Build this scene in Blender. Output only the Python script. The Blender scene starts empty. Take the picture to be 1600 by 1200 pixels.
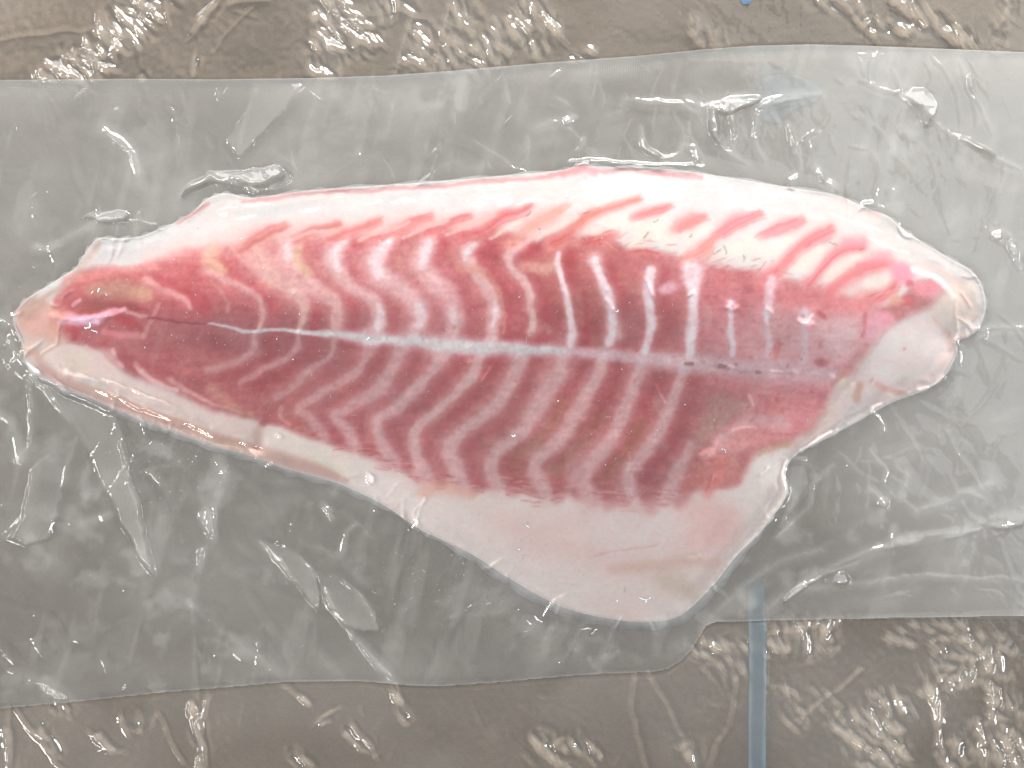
import bpy, math
import numpy as np
from mathutils import Vector

# ------------------------------------------------------------------ camera, world, lamps, exposure
SC = bpy.context.scene
COL = SC.collection
S = 0.0002            # metres per photograph pixel at the height of the bag
HC = 0.60             # camera height above the table
ZREF = 0.006          # height at which S holds

cam_d = bpy.data.cameras.new('camera')
cam_d.sensor_width = 36.0
cam_d.lens = 36.0 * (HC - ZREF) / (1600 * S)
cam_d.clip_start = 0.01
cam_d.clip_end = 50.0
cam = bpy.data.objects.new('camera', cam_d)
COL.objects.link(cam)
cam.location = (0, 0, HC)
SC.camera = cam

world = bpy.data.worlds.new('World')
SC.world = world
world.use_nodes = True
wb = world.node_tree.nodes['Background']
wb.inputs[0].default_value = (0.97, 0.985, 1.0, 1)
wb.inputs[1].default_value = 0.52


def area(name, zen, azi, dist, sx, sy, radiance, color):
    """a ceiling or window lamp: zen from straight up, azi from +x (right) towards +y (top of the picture)"""
    d = bpy.data.lights.new(name, 'AREA')
    d.shape = 'RECTANGLE'
    d.size, d.size_y = sx, sy
    d.energy = radiance * math.pi * sx * sy
    d.color = color
    o = bpy.data.objects.new(name, d)
    COL.objects.link(o)
    z, a = math.radians(zen), math.radians(azi)
    p = Vector((math.sin(z) * math.cos(a), math.sin(z) * math.sin(a), math.cos(z))) * dist
    o.location = p
    o.rotation_euler = (-p).to_track_quat('-Z', 'Y').to_euler()
    return o


# a near window beyond the top edge, a wide bright one to the right, and ceiling tubes farther off
area('near_window', 55, 92, 0.9, 1.2, 0.55, 2.9, (0.97, 0.99, 1.0))
area('wide_window', 37, 28, 1.7, 1.5, 1.4, 0.62, (0.92, 0.99, 1.0))
area('side_window', 62, 150, 2.2, 1.3, 0.9, 1.3, (0.86, 0.86, 1.0))
for zen, azi, L, W, rad, colr in [
        (41, 80, 1.0, 0.16, 42, (1.0, 0.98, 0.92)), (44, 176, 0.8, 0.10, 36, (1.0, 0.99, 0.95)), (40, -140, 0.7, 0.09, 32, (1.0, 0.99, 0.95)), (46, -12, 0.8, 0.10, 32, (0.95, 0.98, 1.0))]:
    area('ceiling_tube', zen, azi, 2.0, L, W, rad, colr)

SC.view_settings.view_transform = 'Standard'
SC.view_settings.look = 'None'
SC.view_settings.exposure = 0.32
SC.view_settings.gamma = 1.0
SC.view_settings.use_curve_mapping = False
SC.render.engine = 'CYCLES'
SC.cycles.transparent_max_bounces = 24
SC.cycles.max_bounces = 5
SC.cycles.use_denoising = True
SC.cycles.sample_clamp_indirect = 4.0

# ------------------------------------------------------------------ numeric helpers


def smooth(a, b, x):
    t = np.clip((x - a) / (b - a), 0, 1)
    return t * t * (3 - 2 * t)


def vnoise(u, v, scale, seed):
    r = np.random.RandomState(seed).rand(256, 256).astype(np.float32) * 2 - 1
    x, y = u / scale + 31.7, v / scale + 17.3
    xi, yi = np.floor(x).astype(int), np.floor(y).astype(int)
    fx, fy = x - xi, y - yi
    fx, fy = fx * fx * (3 - 2 * fx), fy * fy * (3 - 2 * fy)
    a = r[yi & 255, xi & 255]; b = r[yi & 255, (xi + 1) & 255]
    c = r[(yi + 1) & 255, xi & 255]; d = r[(yi + 1) & 255, (xi + 1) & 255]
    return (a * (1 - fx) + b * fx) * (1 - fy) + (c * (1 - fx) + d * fx) * fy


def fbm(u, v, scale, seed, octs=4):
    out, amp, tot = 0, 1.0, 0.0
    for k in range(octs):
        out = out + amp * vnoise(u, v, scale / 2 ** k, seed + k * 7)
        tot += amp
        amp *= 0.5
    return out / tot


def trinoise(u, v, scale, seed):
    """noise made of flat triangles: the facets of crumpled film"""
    r = np.random.RandomState(seed).rand(256, 256).astype(np.float32) * 2 - 1
    x, y = u / scale, v / scale
    k = (x + y) * 0.36603
    x, y = x + k + 91.3, y + k + 57.1
    xi, yi = np.floor(x).astype(int), np.floor(y).astype(int)
    fx, fy = x - xi, y - yi
    a = r[yi & 255, xi & 255]; b = r[yi & 255, (xi + 1) & 255]
    c = r[(yi + 1) & 255, xi & 255]; d = r[(yi + 1) & 255, (xi + 1) & 255]
    up = fx > fy
    return np.where(up, a + fx * (b - a) + fy * (d - b), a + fy * (c - a) + fx * (d - c))


def spline(pts, n=6, closed=False):
    p = np.array(pts, float)
    if len(p) < 3:
        return p
    if closed:
        q = np.vstack([p[-1:], p, p[:2]])
    else:
        q = np.vstack([2 * p[0] - p[1], p, 2 * p[-1] - p[-2]])
    out = []
    for i in range(1, len(q) - 2):
        t = np.linspace(0, 1, n, endpoint=False)[:, None]
        a, b, c, d = q[i - 1], q[i], q[i + 1], q[i + 2]
        out.append(0.5 * (2 * b + (c - a) * t + (2 * a - 5 * b + 4 * c - d) * t ** 2 + (3 * b - a - 3 * c + d) * t ** 3))
    out = np.vstack(out)
    if not closed:
        out = np.vstack([out, p[-1:]])
    return out


def polydist(u, v, pts, vals=None):
    """distance to an open polyline, and values interpolated along it"""
    best = np.full(u.shape, 1e9)
    val = np.zeros(u.shape)
    for i in range(len(pts) - 1):
        a, b = pts[i][:2], pts[i + 1][:2]
        ab = b - a
        L = max(ab @ ab, 1e-9)
        t = np.clip(((u - a[0]) * ab[0] + (v - a[1]) * ab[1]) / L, 0, 1)
        d = (u - a[0] - t * ab[0]) ** 2 + (v - a[1] - t * ab[1]) ** 2
        m = d < best
        best = np.where(m, d, best)
        if vals is not None:
            val = np.where(m, vals[i] + t * (vals[i + 1] - vals[i]), val)
    return np.sqrt(best), val


def inside(u, v, poly):
    c = np.zeros(u.shape, bool)
    x1, y1 = poly[-1]
    for x2, y2 in poly:
        if y1 != y2:
            k = ((y1 > v) != (y2 > v)) & (u < (x2 - x1) * (v - y1) / (y2 - y1) + x1)
            c ^= k
        x1, y1 = x2, y2
    return c


class Grid:
    """a rectangular grid of points in photograph pixels"""

    def __init__(self, us, vs):
        self.us, self.vs = np.array(us, float), np.array(vs, float)
        self.U, self.V = np.meshgrid(self.us, self.vs)
        self.WU, self.WV = self.U, self.V

    def warp(self, amp, scale, seed):
        self.WU = self.U + amp * fbm(self.U, self.V, scale, seed, 3)
        self.WV = self.V + amp * fbm(self.U, self.V, scale, seed + 50, 3)

    def box(self, pts, pad):
        p = np.array(pts, float)[:, :2]
        i0 = np.searchsorted(self.us, p[:, 0].min() - pad); i1 = np.searchsorted(self.us, p[:, 0].max() + pad)
        j0 = np.searchsorted(self.vs, p[:, 1].min() - pad); j1 = np.searchsorted(self.vs, p[:, 1].max() + pad)
        return (slice(j0, max(j1, j0 + 1)), slice(i0, max(i1, i0 + 1)))

    def sdf(self, poly, pad=80, warped=False):
        """signed distance, positive inside, clamped at pad"""
        sl = self.box(poly, pad)
        u = (self.WU if warped else self.U)[sl]; v = (self.WV if warped else self.V)[sl]
        P = np.vstack([poly, poly[:1]])
        d = polydist_fast(u, v, P, pad)
        full = np.full(self.U.shape, -float(pad))
        full[sl] = np.where(inside(u, v, poly), d, -d)
        return full


def polydist_fast(u, v, P, pad):
    best = np.full(u.shape, float(pad) ** 2)
    us, vs = u[0], v[:, 0]
    for i in range(len(P) - 1):
        a, b = P[i], P[i + 1]
        m = 12
        i0 = np.searchsorted(us, min(a[0], b[0]) - pad - m); i1 = np.searchsorted(us, max(a[0], b[0]) + pad + m)
        j0 = np.searchsorted(vs, min(a[1], b[1]) - pad - m); j1 = np.searchsorted(vs, max(a[1], b[1]) + pad + m)
        if i1 <= i0 or j1 <= j0:
            continue
        sl = (slice(j0, j1), slice(i0, i1))
        ab = b - a
        L = max(ab @ ab, 1e-9)
        uu, vv = u[sl], v[sl]
        t = np.clip(((uu - a[0]) * ab[0] + (vv - a[1]) * ab[1]) / L, 0, 1)
        d = (uu - a[0] - t * ab[0]) ** 2 + (vv - a[1] - t * ab[1]) ** 2
        best[sl] = np.minimum(best[sl], d)
    return np.sqrt(best)


def blur(a, r):
    for _ in range(2):
        for ax in (0, 1):
            p = np.pad(a, [(r + 1, r) if k == ax else (0, 0) for k in (0, 1)], mode='edge')
            c = np.cumsum(p, axis=ax)
            n = a.shape[ax]
            hi = np.take(c, np.arange(2 * r + 1, 2 * r + 1 + n), axis=ax)
            lo = np.take(c, np.arange(0, n), axis=ax)
            a = (hi - lo) / (2 * r + 1)
    return a


def lin(c):
    c = np.array(c, float) / 255.0
    return np.where(c <= 0.04045, c / 12.92, ((c + 0.055) / 1.055) ** 2.4)


# ------------------------------------------------------------------ object helpers


def tag(o, label=None, cat=None, group=None, kind=None):
    if label: o['label'] = label
    if cat: o['category'] = cat
    if group: o['group'] = group
    if kind: o['kind'] = kind
    return o


def empty(name, loc=(0, 0, 0)):
    o = bpy.data.objects.new(name, None)
    o.empty_display_size = 0.01
    o.location = loc
    COL.objects.link(o)
    return o


def wx(u, z=ZREF):
    return (u - 800) * S * (HC - z) / (HC - ZREF)


def wy(v, z=ZREF):
    return (600 - v) * S * (HC - z) / (HC - ZREF)


def raw_mesh(name, co, quads, mat, parent=None, normals=None, color=None, attrs=None, smooth_on=True):
    me = bpy.data.meshes.new(name)
    me.vertices.add(len(co))
    me.vertices.foreach_set('co', np.ascontiguousarray(co, np.float32).ravel())
    q = np.ascontiguousarray(quads, np.int32)
    me.loops.add(q.size)
    me.loops.foreach_set('vertex_index', q.ravel())
    me.polygons.add(len(q))
    me.polygons.foreach_set('loop_start', np.arange(0, q.size, q.shape[1], dtype=np.int32))
    me.polygons.foreach_set('loop_total', np.full(len(q), q.shape[1], np.int32))
    me.update(calc_edges=True)
    me.polygons.foreach_set('use_smooth', np.full(len(q), smooth_on))
    if color is not None:
        a = me.color_attributes.new('tint', 'FLOAT_COLOR', 'POINT')
        a.data.foreach_set('color', np.ascontiguousarray(np.c_[color, np.ones(len(co))], np.float32).ravel())
    for k, val in (attrs or {}).items():
        a = me.attributes.new(k, 'FLOAT', 'POINT')
        a.data.foreach_set('value', np.ascontiguousarray(val, np.float32))
    if normals is not None:
        me.normals_split_custom_set_from_vertices(np.ascontiguousarray(normals, np.float32))
    me.materials.append(mat)
    o = bpy.data.objects.new(name, me)
    COL.objects.link(o)
    if parent is not None:
        o.parent = parent
    return o


def sheet_parts(g, Z, sd, labels, names, mats, parent, zref=ZREF, color=None, attrs=None, snap=0.0):
    """cut one height field into separate meshes by the label of each cell; sd > -snap keeps a point, the border is snapped to sd = -snap"""
    U, V = g.U.copy(), g.V.copy()
    if sd is not None:
        gv, gu = np.gradient(sd, g.vs, g.us)
        n = np.sqrt(gu ** 2 + gv ** 2) + 1e-6
        m = (sd < -snap)
        mv = np.clip(-snap - sd, 0, 3.2)
        U = np.where(m, U + gu / n * mv, U)
        V = np.where(m, V + gv / n * mv, V)
    X, Y = wx(U, zref), wy(V, zref)
    zv, zu = np.gradient(Z, wy(g.vs, zref), wx(g.us, zref))
    N = np.dstack([-zu, -zv, np.ones_like(Z)])
    N /= np.linalg.norm(N, axis=2, keepdims=True)
    nv, nu = Z.shape
    idx = np.arange(nv * nu).reshape(nv, nu)
    Q = np.stack([idx[1:, :-1], idx[1:, 1:], idx[:-1, 1:], idx[:-1, :-1]], -1).reshape(-1, 4)
    lab = labels.reshape(-1)
    co = np.dstack([X, Y, Z]).reshape(-1, 3)
    N = N.reshape(-1, 3)
    order = np.argsort(lab, kind='stable')
    ls = lab[order]
    out = {}
    for L in np.unique(ls):
        if L < 0:
            continue
        sel = order[np.searchsorted(ls, L):np.searchsorted(ls, L, 'right')]
        if len(sel) < 6:
            continue
        q = Q[sel]
        vid, inv = np.unique(q, return_inverse=True)
        col = color.reshape(-1, 3)[vid] if color is not None else None
        at = {k: a.reshape(-1)[vid] for k, a in (attrs or {}).items()}
        out[L] = raw_mesh(names[L], co[vid], inv.reshape(-1, 4), mats[L], parent, N[vid], col, at)
    return out


# ------------------------------------------------------------------ materials


def new_mat(name):
    m = bpy.data.materials.new(name)
    m.use_nodes = True
    t = m.node_tree
    t.nodes.clear()
    return m, t, t.nodes.new('ShaderNodeOutputMaterial')


def N(t, kind, **kw):
    n = t.nodes.new(kind)
    for k, v in kw.items():
        if k.startswith('i_'):
            key = k[2:]
            n.inputs[int(key) if key.isdigit() else key.replace('_', ' ')].default_value = v
        else:
            setattr(n, k, v)
    return n


def flesh_material():
    m, t, out = new_mat('flesh')
    at = N(t, 'ShaderNodeAttribute', attribute_name='tint')
    tc = N(t, 'ShaderNodeTexCoord')
    mp = N(t, 'ShaderNodeMapping')
    mp.inputs['Scale'].default_value = (500, 1700, 500)
    n1 = N(t, 'ShaderNodeTexNoise', i_Scale=1.0, i_Detail=4.0, i_Roughness=0.6)
    n2 = N(t, 'ShaderNodeTexNoise', i_Scale=900.0, i_Detail=3.0)
    t.links.new(tc.outputs['Object'], mp.inputs[0])
    t.links.new(mp.outputs[0], n1.inputs['Vector'])
    t.links.new(tc.outputs['Object'], n2.inputs['Vector'])
    ad = N(t, 'ShaderNodeMath', operation='ADD')
    t.links.new(n1.outputs[0], ad.inputs[0]); t.links.new(n2.outputs[0], ad.inputs[1])
    mr = N(t, 'ShaderNodeMapRange')
    mr.inputs[1].default_value = 0.6; mr.inputs[2].default_value = 1.4
    mr.inputs[3].default_value = 0.95; mr.inputs[4].default_value = 1.05
    t.links.new(ad.outputs[0], mr.inputs[0])
    mx = N(t, 'ShaderNodeVectorMath', operation='SCALE')
    t.links.new(at.outputs['Color'], mx.inputs[0]); t.links.new(mr.outputs[0], mx.inputs['Scale'])
    b = N(t, 'ShaderNodeBsdfPrincipled')
    t.links.new(mx.outputs[0], b.inputs['Base Color'])
    b.inputs['Roughness'].default_value = 0.42
    b.inputs['Specular IOR Level'].default_value = 0.25
    b.inputs['Subsurface Weight'].default_value = 0.25
    b.inputs['Subsurface Radius'].default_value = (1.0, 0.45, 0.35)
    b.inputs['Subsurface Scale'].default_value = 0.0006
    bp = N(t, 'ShaderNodeBump', i_Strength=0.06, i_Distance=0.0003)
    t.links.new(ad.outputs[0], bp.inputs['Height'])
    t.links.new(bp.outputs[0], b.inputs['Normal'])
    t.links.new(b.outputs[0], out.inputs[0])
    return m


def film_material(name, tint, rough, boost, emboss=False, micro=0.0, haze_k=1.0):
    """thin clear film: straight-through transparency, Fresnel gloss, a little milky haze from the attribute 'haze'"""
    m, t, out = new_mat(name)
    tr = N(t, 'ShaderNodeBsdfTransparent')
    tr.inputs[0].default_value = tint
    gl = N(t, 'ShaderNodeBsdfGlossy', i_Roughness=rough)
    gl.inputs['Color'].default_value = (1, 1, 1, 1)
    df = N(t, 'ShaderNodeBsdfDiffuse')
    df.inputs[0].default_value = (0.84, 0.83, 0.80, 1)
    fr = N(t, 'ShaderNodeFresnel', i_IOR=1.5)
    mu = N(t, 'ShaderNodeMath', operation='MULTIPLY', use_clamp=True)
    mu.inputs[1].default_value = boost
    t.links.new(fr.outputs[0], mu.inputs[0])
    at = N(t, 'ShaderNodeAttribute', attribute_name='haze')
    hz = N(t, 'ShaderNodeMath', operation='MULTIPLY', use_clamp=True)
    hz.inputs[1].default_value = haze_k
    t.links.new(at.outputs['Fac'], hz.inputs[0])
    m1 = N(t, 'ShaderNodeMixShader')
    t.links.new(hz.outputs[0], m1.inputs[0]); t.links.new(tr.outputs[0], m1.inputs[1]); t.links.new(df.outputs[0], m1.inputs[2])
    m2 = N(t, 'ShaderNodeMixShader')
    t.links.new(mu.outputs[0], m2.inputs[0]); t.links.new(m1.outputs[0], m2.inputs[1]); t.links.new(gl.outputs[0], m2.inputs[2])
    t.links.new(m2.outputs[0], out.inputs[0])
    if emboss or micro:
        tc = N(t, 'ShaderNodeTexCoord')
        bp = N(t, 'ShaderNodeBump')
        if emboss:
            mp = N(t, 'ShaderNodeMapping')
            mp.inputs['Rotation'].default_value = (0, 0, 0.05)
            t.links.new(tc.outputs['Object'], mp.inputs[0])
            w1 = N(t, 'ShaderNodeTexWave', wave_type='BANDS', bands_direction='X', i_Scale=430.0, i_Distortion=0.8)
            w2 = N(t, 'ShaderNodeTexWave', wave_type='BANDS', bands_direction='Y', i_Scale=430.0, i_Distortion=0.8)
            t.links.new(mp.outputs[0], w1.inputs[0]); t.links.new(mp.outputs[0], w2.inputs[0])
            ad = N(t, 'ShaderNodeMath', operation='ADD')
            t.links.new(w1.outputs['Fac'], ad.inputs[0]); t.links.new(w2.outputs['Fac'], ad.inputs[1])
            t.links.new(ad.outputs[0], bp.inputs['Height'])
            sat = N(t, 'ShaderNodeAttribute', attribute_name='seal')
            t.links.new(sat.outputs['Fac'], bp.inputs['Strength'])
            bp.inputs['Distance'].default_value = 0.00012
        else:
            n = N(t, 'ShaderNodeTexNoise', i_Scale=700.0, i_Detail=3.0)
            t.links.new(tc.outputs['Object'], n.inputs['Vector'])
            t.links.new(n.outputs[0], bp.inputs['Height'])
            bp.inputs['Strength'].default_value = micro
            bp.inputs['Distance'].default_value = 0.0003
        t.links.new(bp.outputs[0], gl.inputs['Normal'])
        t.links.new(bp.outputs[0], fr.inputs['Normal'])
    return m


def board_material():
    m, t, out = new_mat('cardboard')
    tc = N(t, 'ShaderNodeTexCoord')
    n1 = N(t, 'ShaderNodeTexNoise', i_Scale=14.0, i_Detail=5.0, i_Roughness=0.6)
    n2 = N(t, 'ShaderNodeTexNoise', i_Scale=1200.0, i_Detail=2.0)
    n3 = N(t, 'ShaderNodeTexNoise', i_Scale=90.0, i_Detail=4.0)
    for n in (n1, n2, n3):
        t.links.new(tc.outputs['Object'], n.inputs['Vector'])
    r1 = N(t, 'ShaderNodeValToRGB')
    r1.color_ramp.elements[0].position = 0.3; r1.color_ramp.elements[0].color = (0.275, 0.215, 0.158, 1)
    r1.color_ramp.elements[1].position = 0.7; r1.color_ramp.elements[1].color = (0.355, 0.287, 0.222, 1)
    t.links.new(n1.outputs[0], r1.inputs[0])
    s = N(t, 'ShaderNodeMath', operation='ADD')
    t.links.new(n2.outputs[0], s.inputs[0]); t.links.new(n3.outputs[0], s.inputs[1])
    mr = N(t, 'ShaderNodeMapRange')
    mr.inputs[1].default_value = 0.6; mr.inputs[2].default_value = 1.4
    mr.inputs[3].default_value = 0.84; mr.inputs[4].default_value = 1.14
    t.links.new(s.outputs[0], mr.inputs[0])
    sc = N(t, 'ShaderNodeVectorMath', operation='SCALE')
    t.links.new(r1.outputs[0], sc.inputs[0]); t.links.new(mr.outputs[0], sc.inputs['Scale'])
    b = N(t, 'ShaderNodeBsdfPrincipled', i_Roughness=0.85)
    b.inputs['Specular IOR Level'].default_value = 0.2
    t.links.new(sc.outputs[0], b.inputs['Base Color'])
    bp = N(t, 'ShaderNodeBump', i_Strength=0.3, i_Distance=0.0003)
    t.links.new(s.outputs[0], bp.inputs['Height']); t.links.new(bp.outputs[0], b.inputs['Normal'])
    t.links.new(b.outputs[0], out.inputs[0])
    return m


def plain(name, color, rough=0.5, spec=0.4, var=0.12, scale=300.0):
    m, t, out = new_mat(name)
    tc = N(t, 'ShaderNodeTexCoord')
    n = N(t, 'ShaderNodeTexNoise', i_Scale=scale, i_Detail=4.0)
    t.links.new(tc.outputs['Object'], n.inputs['Vector'])
    mr = N(t, 'ShaderNodeMapRange')
    mr.inputs[1].default_value = 0.3; mr.inputs[2].default_value = 0.7
    mr.inputs[3].default_value = 1 - var; mr.inputs[4].default_value = 1 + var
    t.links.new(n.outputs[0], mr.inputs[0])
    sc = N(t, 'ShaderNodeVectorMath', operation='SCALE')
    sc.inputs[0].default_value = color
    t.links.new(mr.outputs[0], sc.inputs['Scale'])
    b = N(t, 'ShaderNodeBsdfPrincipled', i_Roughness=rough)
    b.inputs['Specular IOR Level'].default_value = spec
    t.links.new(sc.outputs[0], b.inputs['Base Color'])
    t.links.new(b.outputs[0], out.inputs[0])
    return m


M_FLESH = flesh_material()
M_FILM = film_material('bag_film', (0.99, 0.99, 0.985, 1), 0.04, 1.7, micro=0.03)
M_SEAL = film_material('embossed_film', (0.99, 0.99, 0.985, 1), 0.05, 1.7, emboss=True)
M_BACK = film_material('bag_back_film', (1.0, 1.0, 0.995, 1), 0.25, 0.4)
M_SHEET = film_material('clear_sheet_film', (0.99, 0.985, 0.975, 1), 0.045, 2.0, micro=0.03)
M_BOARD = board_material()
M_TUBE = plain('pale_blue_plastic', (0.25, 0.33, 0.385), 0.8, 0.1, 0.12, 150)
M_BLUE = plain('blue_plastic', (0.07, 0.26, 0.55), 0.4)
M_SKIN = plain('silver_skin', (0.38, 0.37, 0.37), 0.35, 0.5, 0.3, 120)
M_SPECK = plain('white_speck', (0.62, 0.63, 0.65), 0.35, 0.4, 0.3)

# ------------------------------------------------------------------ the table
tb = raw_mesh('tabletop', np.array([(-1.2, -1.0, 0), (1.2, -1.0, 0), (1.2, 1.0, 0), (-1.2, 1.0, 0)]), [[0, 1, 2, 3]], M_BOARD, smooth_on=False)
tag(tb, 'brown cardboard surface under the clear sheet', kind='structure')

# blue tube lying under the sheet, lower right
TUBE = spline([(1180, 905), (1182, 940), (1184, 1000), (1184, 1080), (1183, 1150), (1184, 1260), (1190, 1500)], 5)


def tube_mesh(pts, r_px, flat, z0, n=14):
    co, q = [], []
    for k, (u, v) in enumerate(pts):
        a = pts[max(k - 1, 0)]; b = pts[min(k + 1, len(pts) - 1)]
        d = np.array([b[0] - a[0], b[1] - a[1]]); d = d / np.linalg.norm(d)
        for j in range(n):
            th = 2 * math.pi * j / n
            off = math.cos(th) * r_px
            co.append((wx(u - d[1] * off, 0.001), wy(v + d[0] * off, 0.001), z0 + r_px * S * flat * (0.15 + 0.85 * min(1, k / 8)) * (1 + math.sin(th))))
    for k in range(len(pts) - 1):
        for j in range(n):
            q.append((k * n + j, k * n + (j + 1) % n, (k + 1) * n + (j + 1) % n, (k + 1) * n + j))
    # close the near end
    co.append((wx(pts[0][0], 0.001), wy(pts[0][1], 0.001), z0 + r_px * S * flat))
    c = len(co) - 1
    for j in range(0, n, 1):
        q.append((j, c, c, (j + 1) % n))
    return np.array(co), q


co, q = tube_mesh(TUBE, 14.0, 0.20, 0.0002)
tris = [x for x in q if len(set(x)) == 4]
o = raw_mesh('plastic_strap', co, tris, M_TUBE)
tag(o, 'pale blue-grey plastic strap under the clear sheet below the bag', 'strap')


def scrap(name, pts, mat, label, z=0.0004, th=0.0004):
    p = spline(pts, 5, closed=True)
    n = len(p)
    cx, cy = p.mean(0)
    top = [(wx(a, 0), wy(b, 0), z + th) for a, b in p]
    bot = [(wx(a, 0), wy(b, 0), z) for a, b in p]
    co = np.array(top + bot + [(wx(cx, 0), wy(cy, 0), z + th * 1.3)])
    f = []
    for k in range(n):
        f.append((k, (k + 1) % n, n + (k + 1) % n, n + k))
    f2 = [(k, 2 * n, (k + 1) % n) for k in range(n)]
    me = bpy.data.meshes.new(name)
    me.from_pydata([tuple(c) for c in co], [], f + f2)
    me.materials.append(mat)
    ob = bpy.data.objects.new(name, me)
    COL.objects.link(ob)
    tag(ob, label, 'scrap')
    return ob


scrap('plastic_scrap', [(1156, -20), (1176, -18), (1174, 0), (1170, 6), (1163, 7), (1158, 2)], M_BLUE, 'small bright blue scrap cut by the top edge of the picture')
scrap('smudge_patch', [(1192, 122), (1240, 118), (1282, 140), (1270, 160), (1238, 172), (1215, 192), (1190, 184), (1196, 150)],  # flat patch added where a faint bluish smudge shows through the bag
      plain('grey_blue_smudge', (0.27, 0.295, 0.305), 0.8), 'dull grey-blue patch added for a bluish smudge under the upper edge of the bag')

# ------------------------------------------------------------------ the crumpled clear sheet


def axis(lo, hi, step, far_lo, far_hi, coarse):
    a = np.arange(lo, hi + step, step)
    b = np.arange(lo - coarse, far_lo, -coarse)[::-1]
    c = np.arange(a[-1] + coarse, far_hi, coarse)
    return np.concatenate([b, a, c])


gs = Grid(axis(-30, 1630, 1.9, -900, 2500, 24), axis(-30, 1230, 1.9, -700, 1900, 24))
gs.warp(9, 60, 11)
amp = np.full(gs.U.shape, 0.0)
# (points, half width, strength)
CRUMPLE = [
    ([(92, 122), (135, 88), (172, 55), (215, 12), (245, -20)], 34, 1.0),
    ([(505, 85), (520, 40), (520, 5)], 26, 1.0), ([(530, 25), (575, 40), (560, 55)], 26, 0.9), ([(600, 0), (608, 20)], 14, .8),
    ([(640, 20), (668, 60), (640, 100)], 22, 0.45), ([(650, 55), (655, 85)], 14, .8), ([(700, 90), (720, 20)], 28, 0.55),
    ([(745, 98), (765, 95)], 20, .8), ([(760, 75), (790, 45), (830, 25), (858, 40)], 24, 0.9),
    ([(300, 110), (306, 92)], 6, .9), ([(300, 45), (335, 10)], 8, .5), ([(1085, 40), (1110, 60)], 20, .4),
    ([(1285, -5), (1330, 12), (1370, 38), (1410, 44)], 15, 0.9), ([(1400, 5), (1440, 25), (1490, 48), (1515, 70)], 17, 0.8),
    ([(1565, 75), (1570, 30), (1580, -10)], 17, 0.6), ([(840, 75), (815, 20)], 16, .5), ([(900, 88), (925, 80)], 9, .7),
    ([(1095, 1012), (1150, 1004), (1185, 1012), (1230, 1010)], 12, 0.75), ([(1240, 975), (1262, 1002), (1290, 985)], 26, 0.85),
    ([(1330, 1125), (1350, 1160), (1372, 1185)], 22, 1.0), ([(1372, 1105), (1395, 1150), (1412, 1195)], 20, 1.0),
    ([(1410, 1100), (1425, 1115)], 10, .9), ([(1442, 1088), (1452, 1078), (1465, 1130)], 9, 0.9),
    ([(1405, 1000), (1430, 985), (1500, 975)], 18, 0.45), ([(1470, 1010), (1510, 1015)], 22, 0.7), ([(1520, 1000), (1580, 1012)], 16, 0.6),
    ([(1500, 1060), (1520, 1050), (1547, 1030), (1575, 1052)], 16, 0.9), ([(1546, 1035), (1548, 1080), (1560, 1135)], 12, 0.9),
    ([(1480, 1065), (1495, 1072)], 10, .9), ([(1570, 1100), (1600, 1120)], 25, 0.6), ([(1540, 1150), (1570, 1170), (1610, 1190)], 34, 1.0),
    ([(1480, 1170), (1520, 1172)], 14, .6), ([(1470, 1165), (1490, 1210)], 14, .7), ([(1140, 1050), (1165, 1060)], 30, 0.35),
    ([(1235, 1080), (1250, 1125)], 20, 0.4), ([(1075, 1165), (1080, 1185)], 16, .5), ([(1290, 1080), (1310, 1130)], 20, .35),
    ([(845, 1150), (868, 1185), (890, 1205)], 16, 0.7), ([(880, 1162), (915, 1165), (930, 1180)], 12, 0.7),
    ([(545, 1140), (560, 1155), (580, 1172)], 9, 0.8), ([(500, 1125), (512, 1118)], 6, .7), ([(455, 1170), (480, 1192)], 8, .6),
    ([(35, 1065), (70, 1075), (100, 1100)], 16, 0.7), ([(150, 1152), (172, 1172)], 8, 0.9), ([(190, 1130), (222, 1128)], 12, 0.6),
    ([(60, 1140), (80, 1165)], 10, .5), ([(295, 1105), (306, 1140), (312, 1205)], 8, 0.95), ([(302, 1060), (300, 1000), (296, 930)], 5, .6),
    ([(318, 1100), (314, 1160)], 4, .7), ([(10, 1150), (14, 1200)], 8, .6), ([(425, 1060), (480, 1098)], 5, .5),
    ([(620, 1090), (632, 1120)], 7, .9), ([(70, 150), (80, 190)], 22, 0.5), ([(222, 120), (224, 185)], 7, .6),
    ([(262, 150), (268, 165)], 7, .7), ([(288, 140), (295, 190)], 8, .8), ([(325, 210), (332, 260)], 8, .5), ([(342, 230), (350, 245)], 7, .6),
    ([(580, 130), (582, 190)], 8, .5), ([(1440, 190), (1520, 260)], 26, .35), ([(1500, 240), (1510, 265)], 9, .6), ([(1350, 180), (1420, 230)], 22, .4),
    ([(-100, 300), (-60, 900)], 60, .6), ([(1680, 200), (1700, 1100)], 50, .6),
]
vn = fbm(gs.U, gs.V, 30, 15, 2)
for pts, w, st in CRUMPLE:
    P = spline(pts, 4)
    sl = gs.box(P, w * 2.2)
    d, _ = polydist(gs.WU[sl], gs.WV[sl], P)
    amp[sl] = np.maximum(amp[sl], st * smooth(1.6 * w, 0.15 * w, d + 0.35 * w * vn[sl]))
U, V = gs.U, gs.V
fac = trinoise(gs.WU * 0.8 + gs.WV * 0.5, gs.WV - gs.WU * 0.35, 15, 21) * 0.30 + trinoise(gs.WU, gs.WV, 34, 23) * 0.55
low = trinoise(U + 20 * fbm(U, V, 90, 3, 2), V, 95, 31) * 0.35 + trinoise(gs.WU * 0.6 + gs.WV * 0.3, gs.WV, 40, 33) * 0.12
Zs = 1.2 + low * 0.45 + amp * fac * 0.2 + 0.02 * vnoise(U, V, 7, 41)
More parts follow.
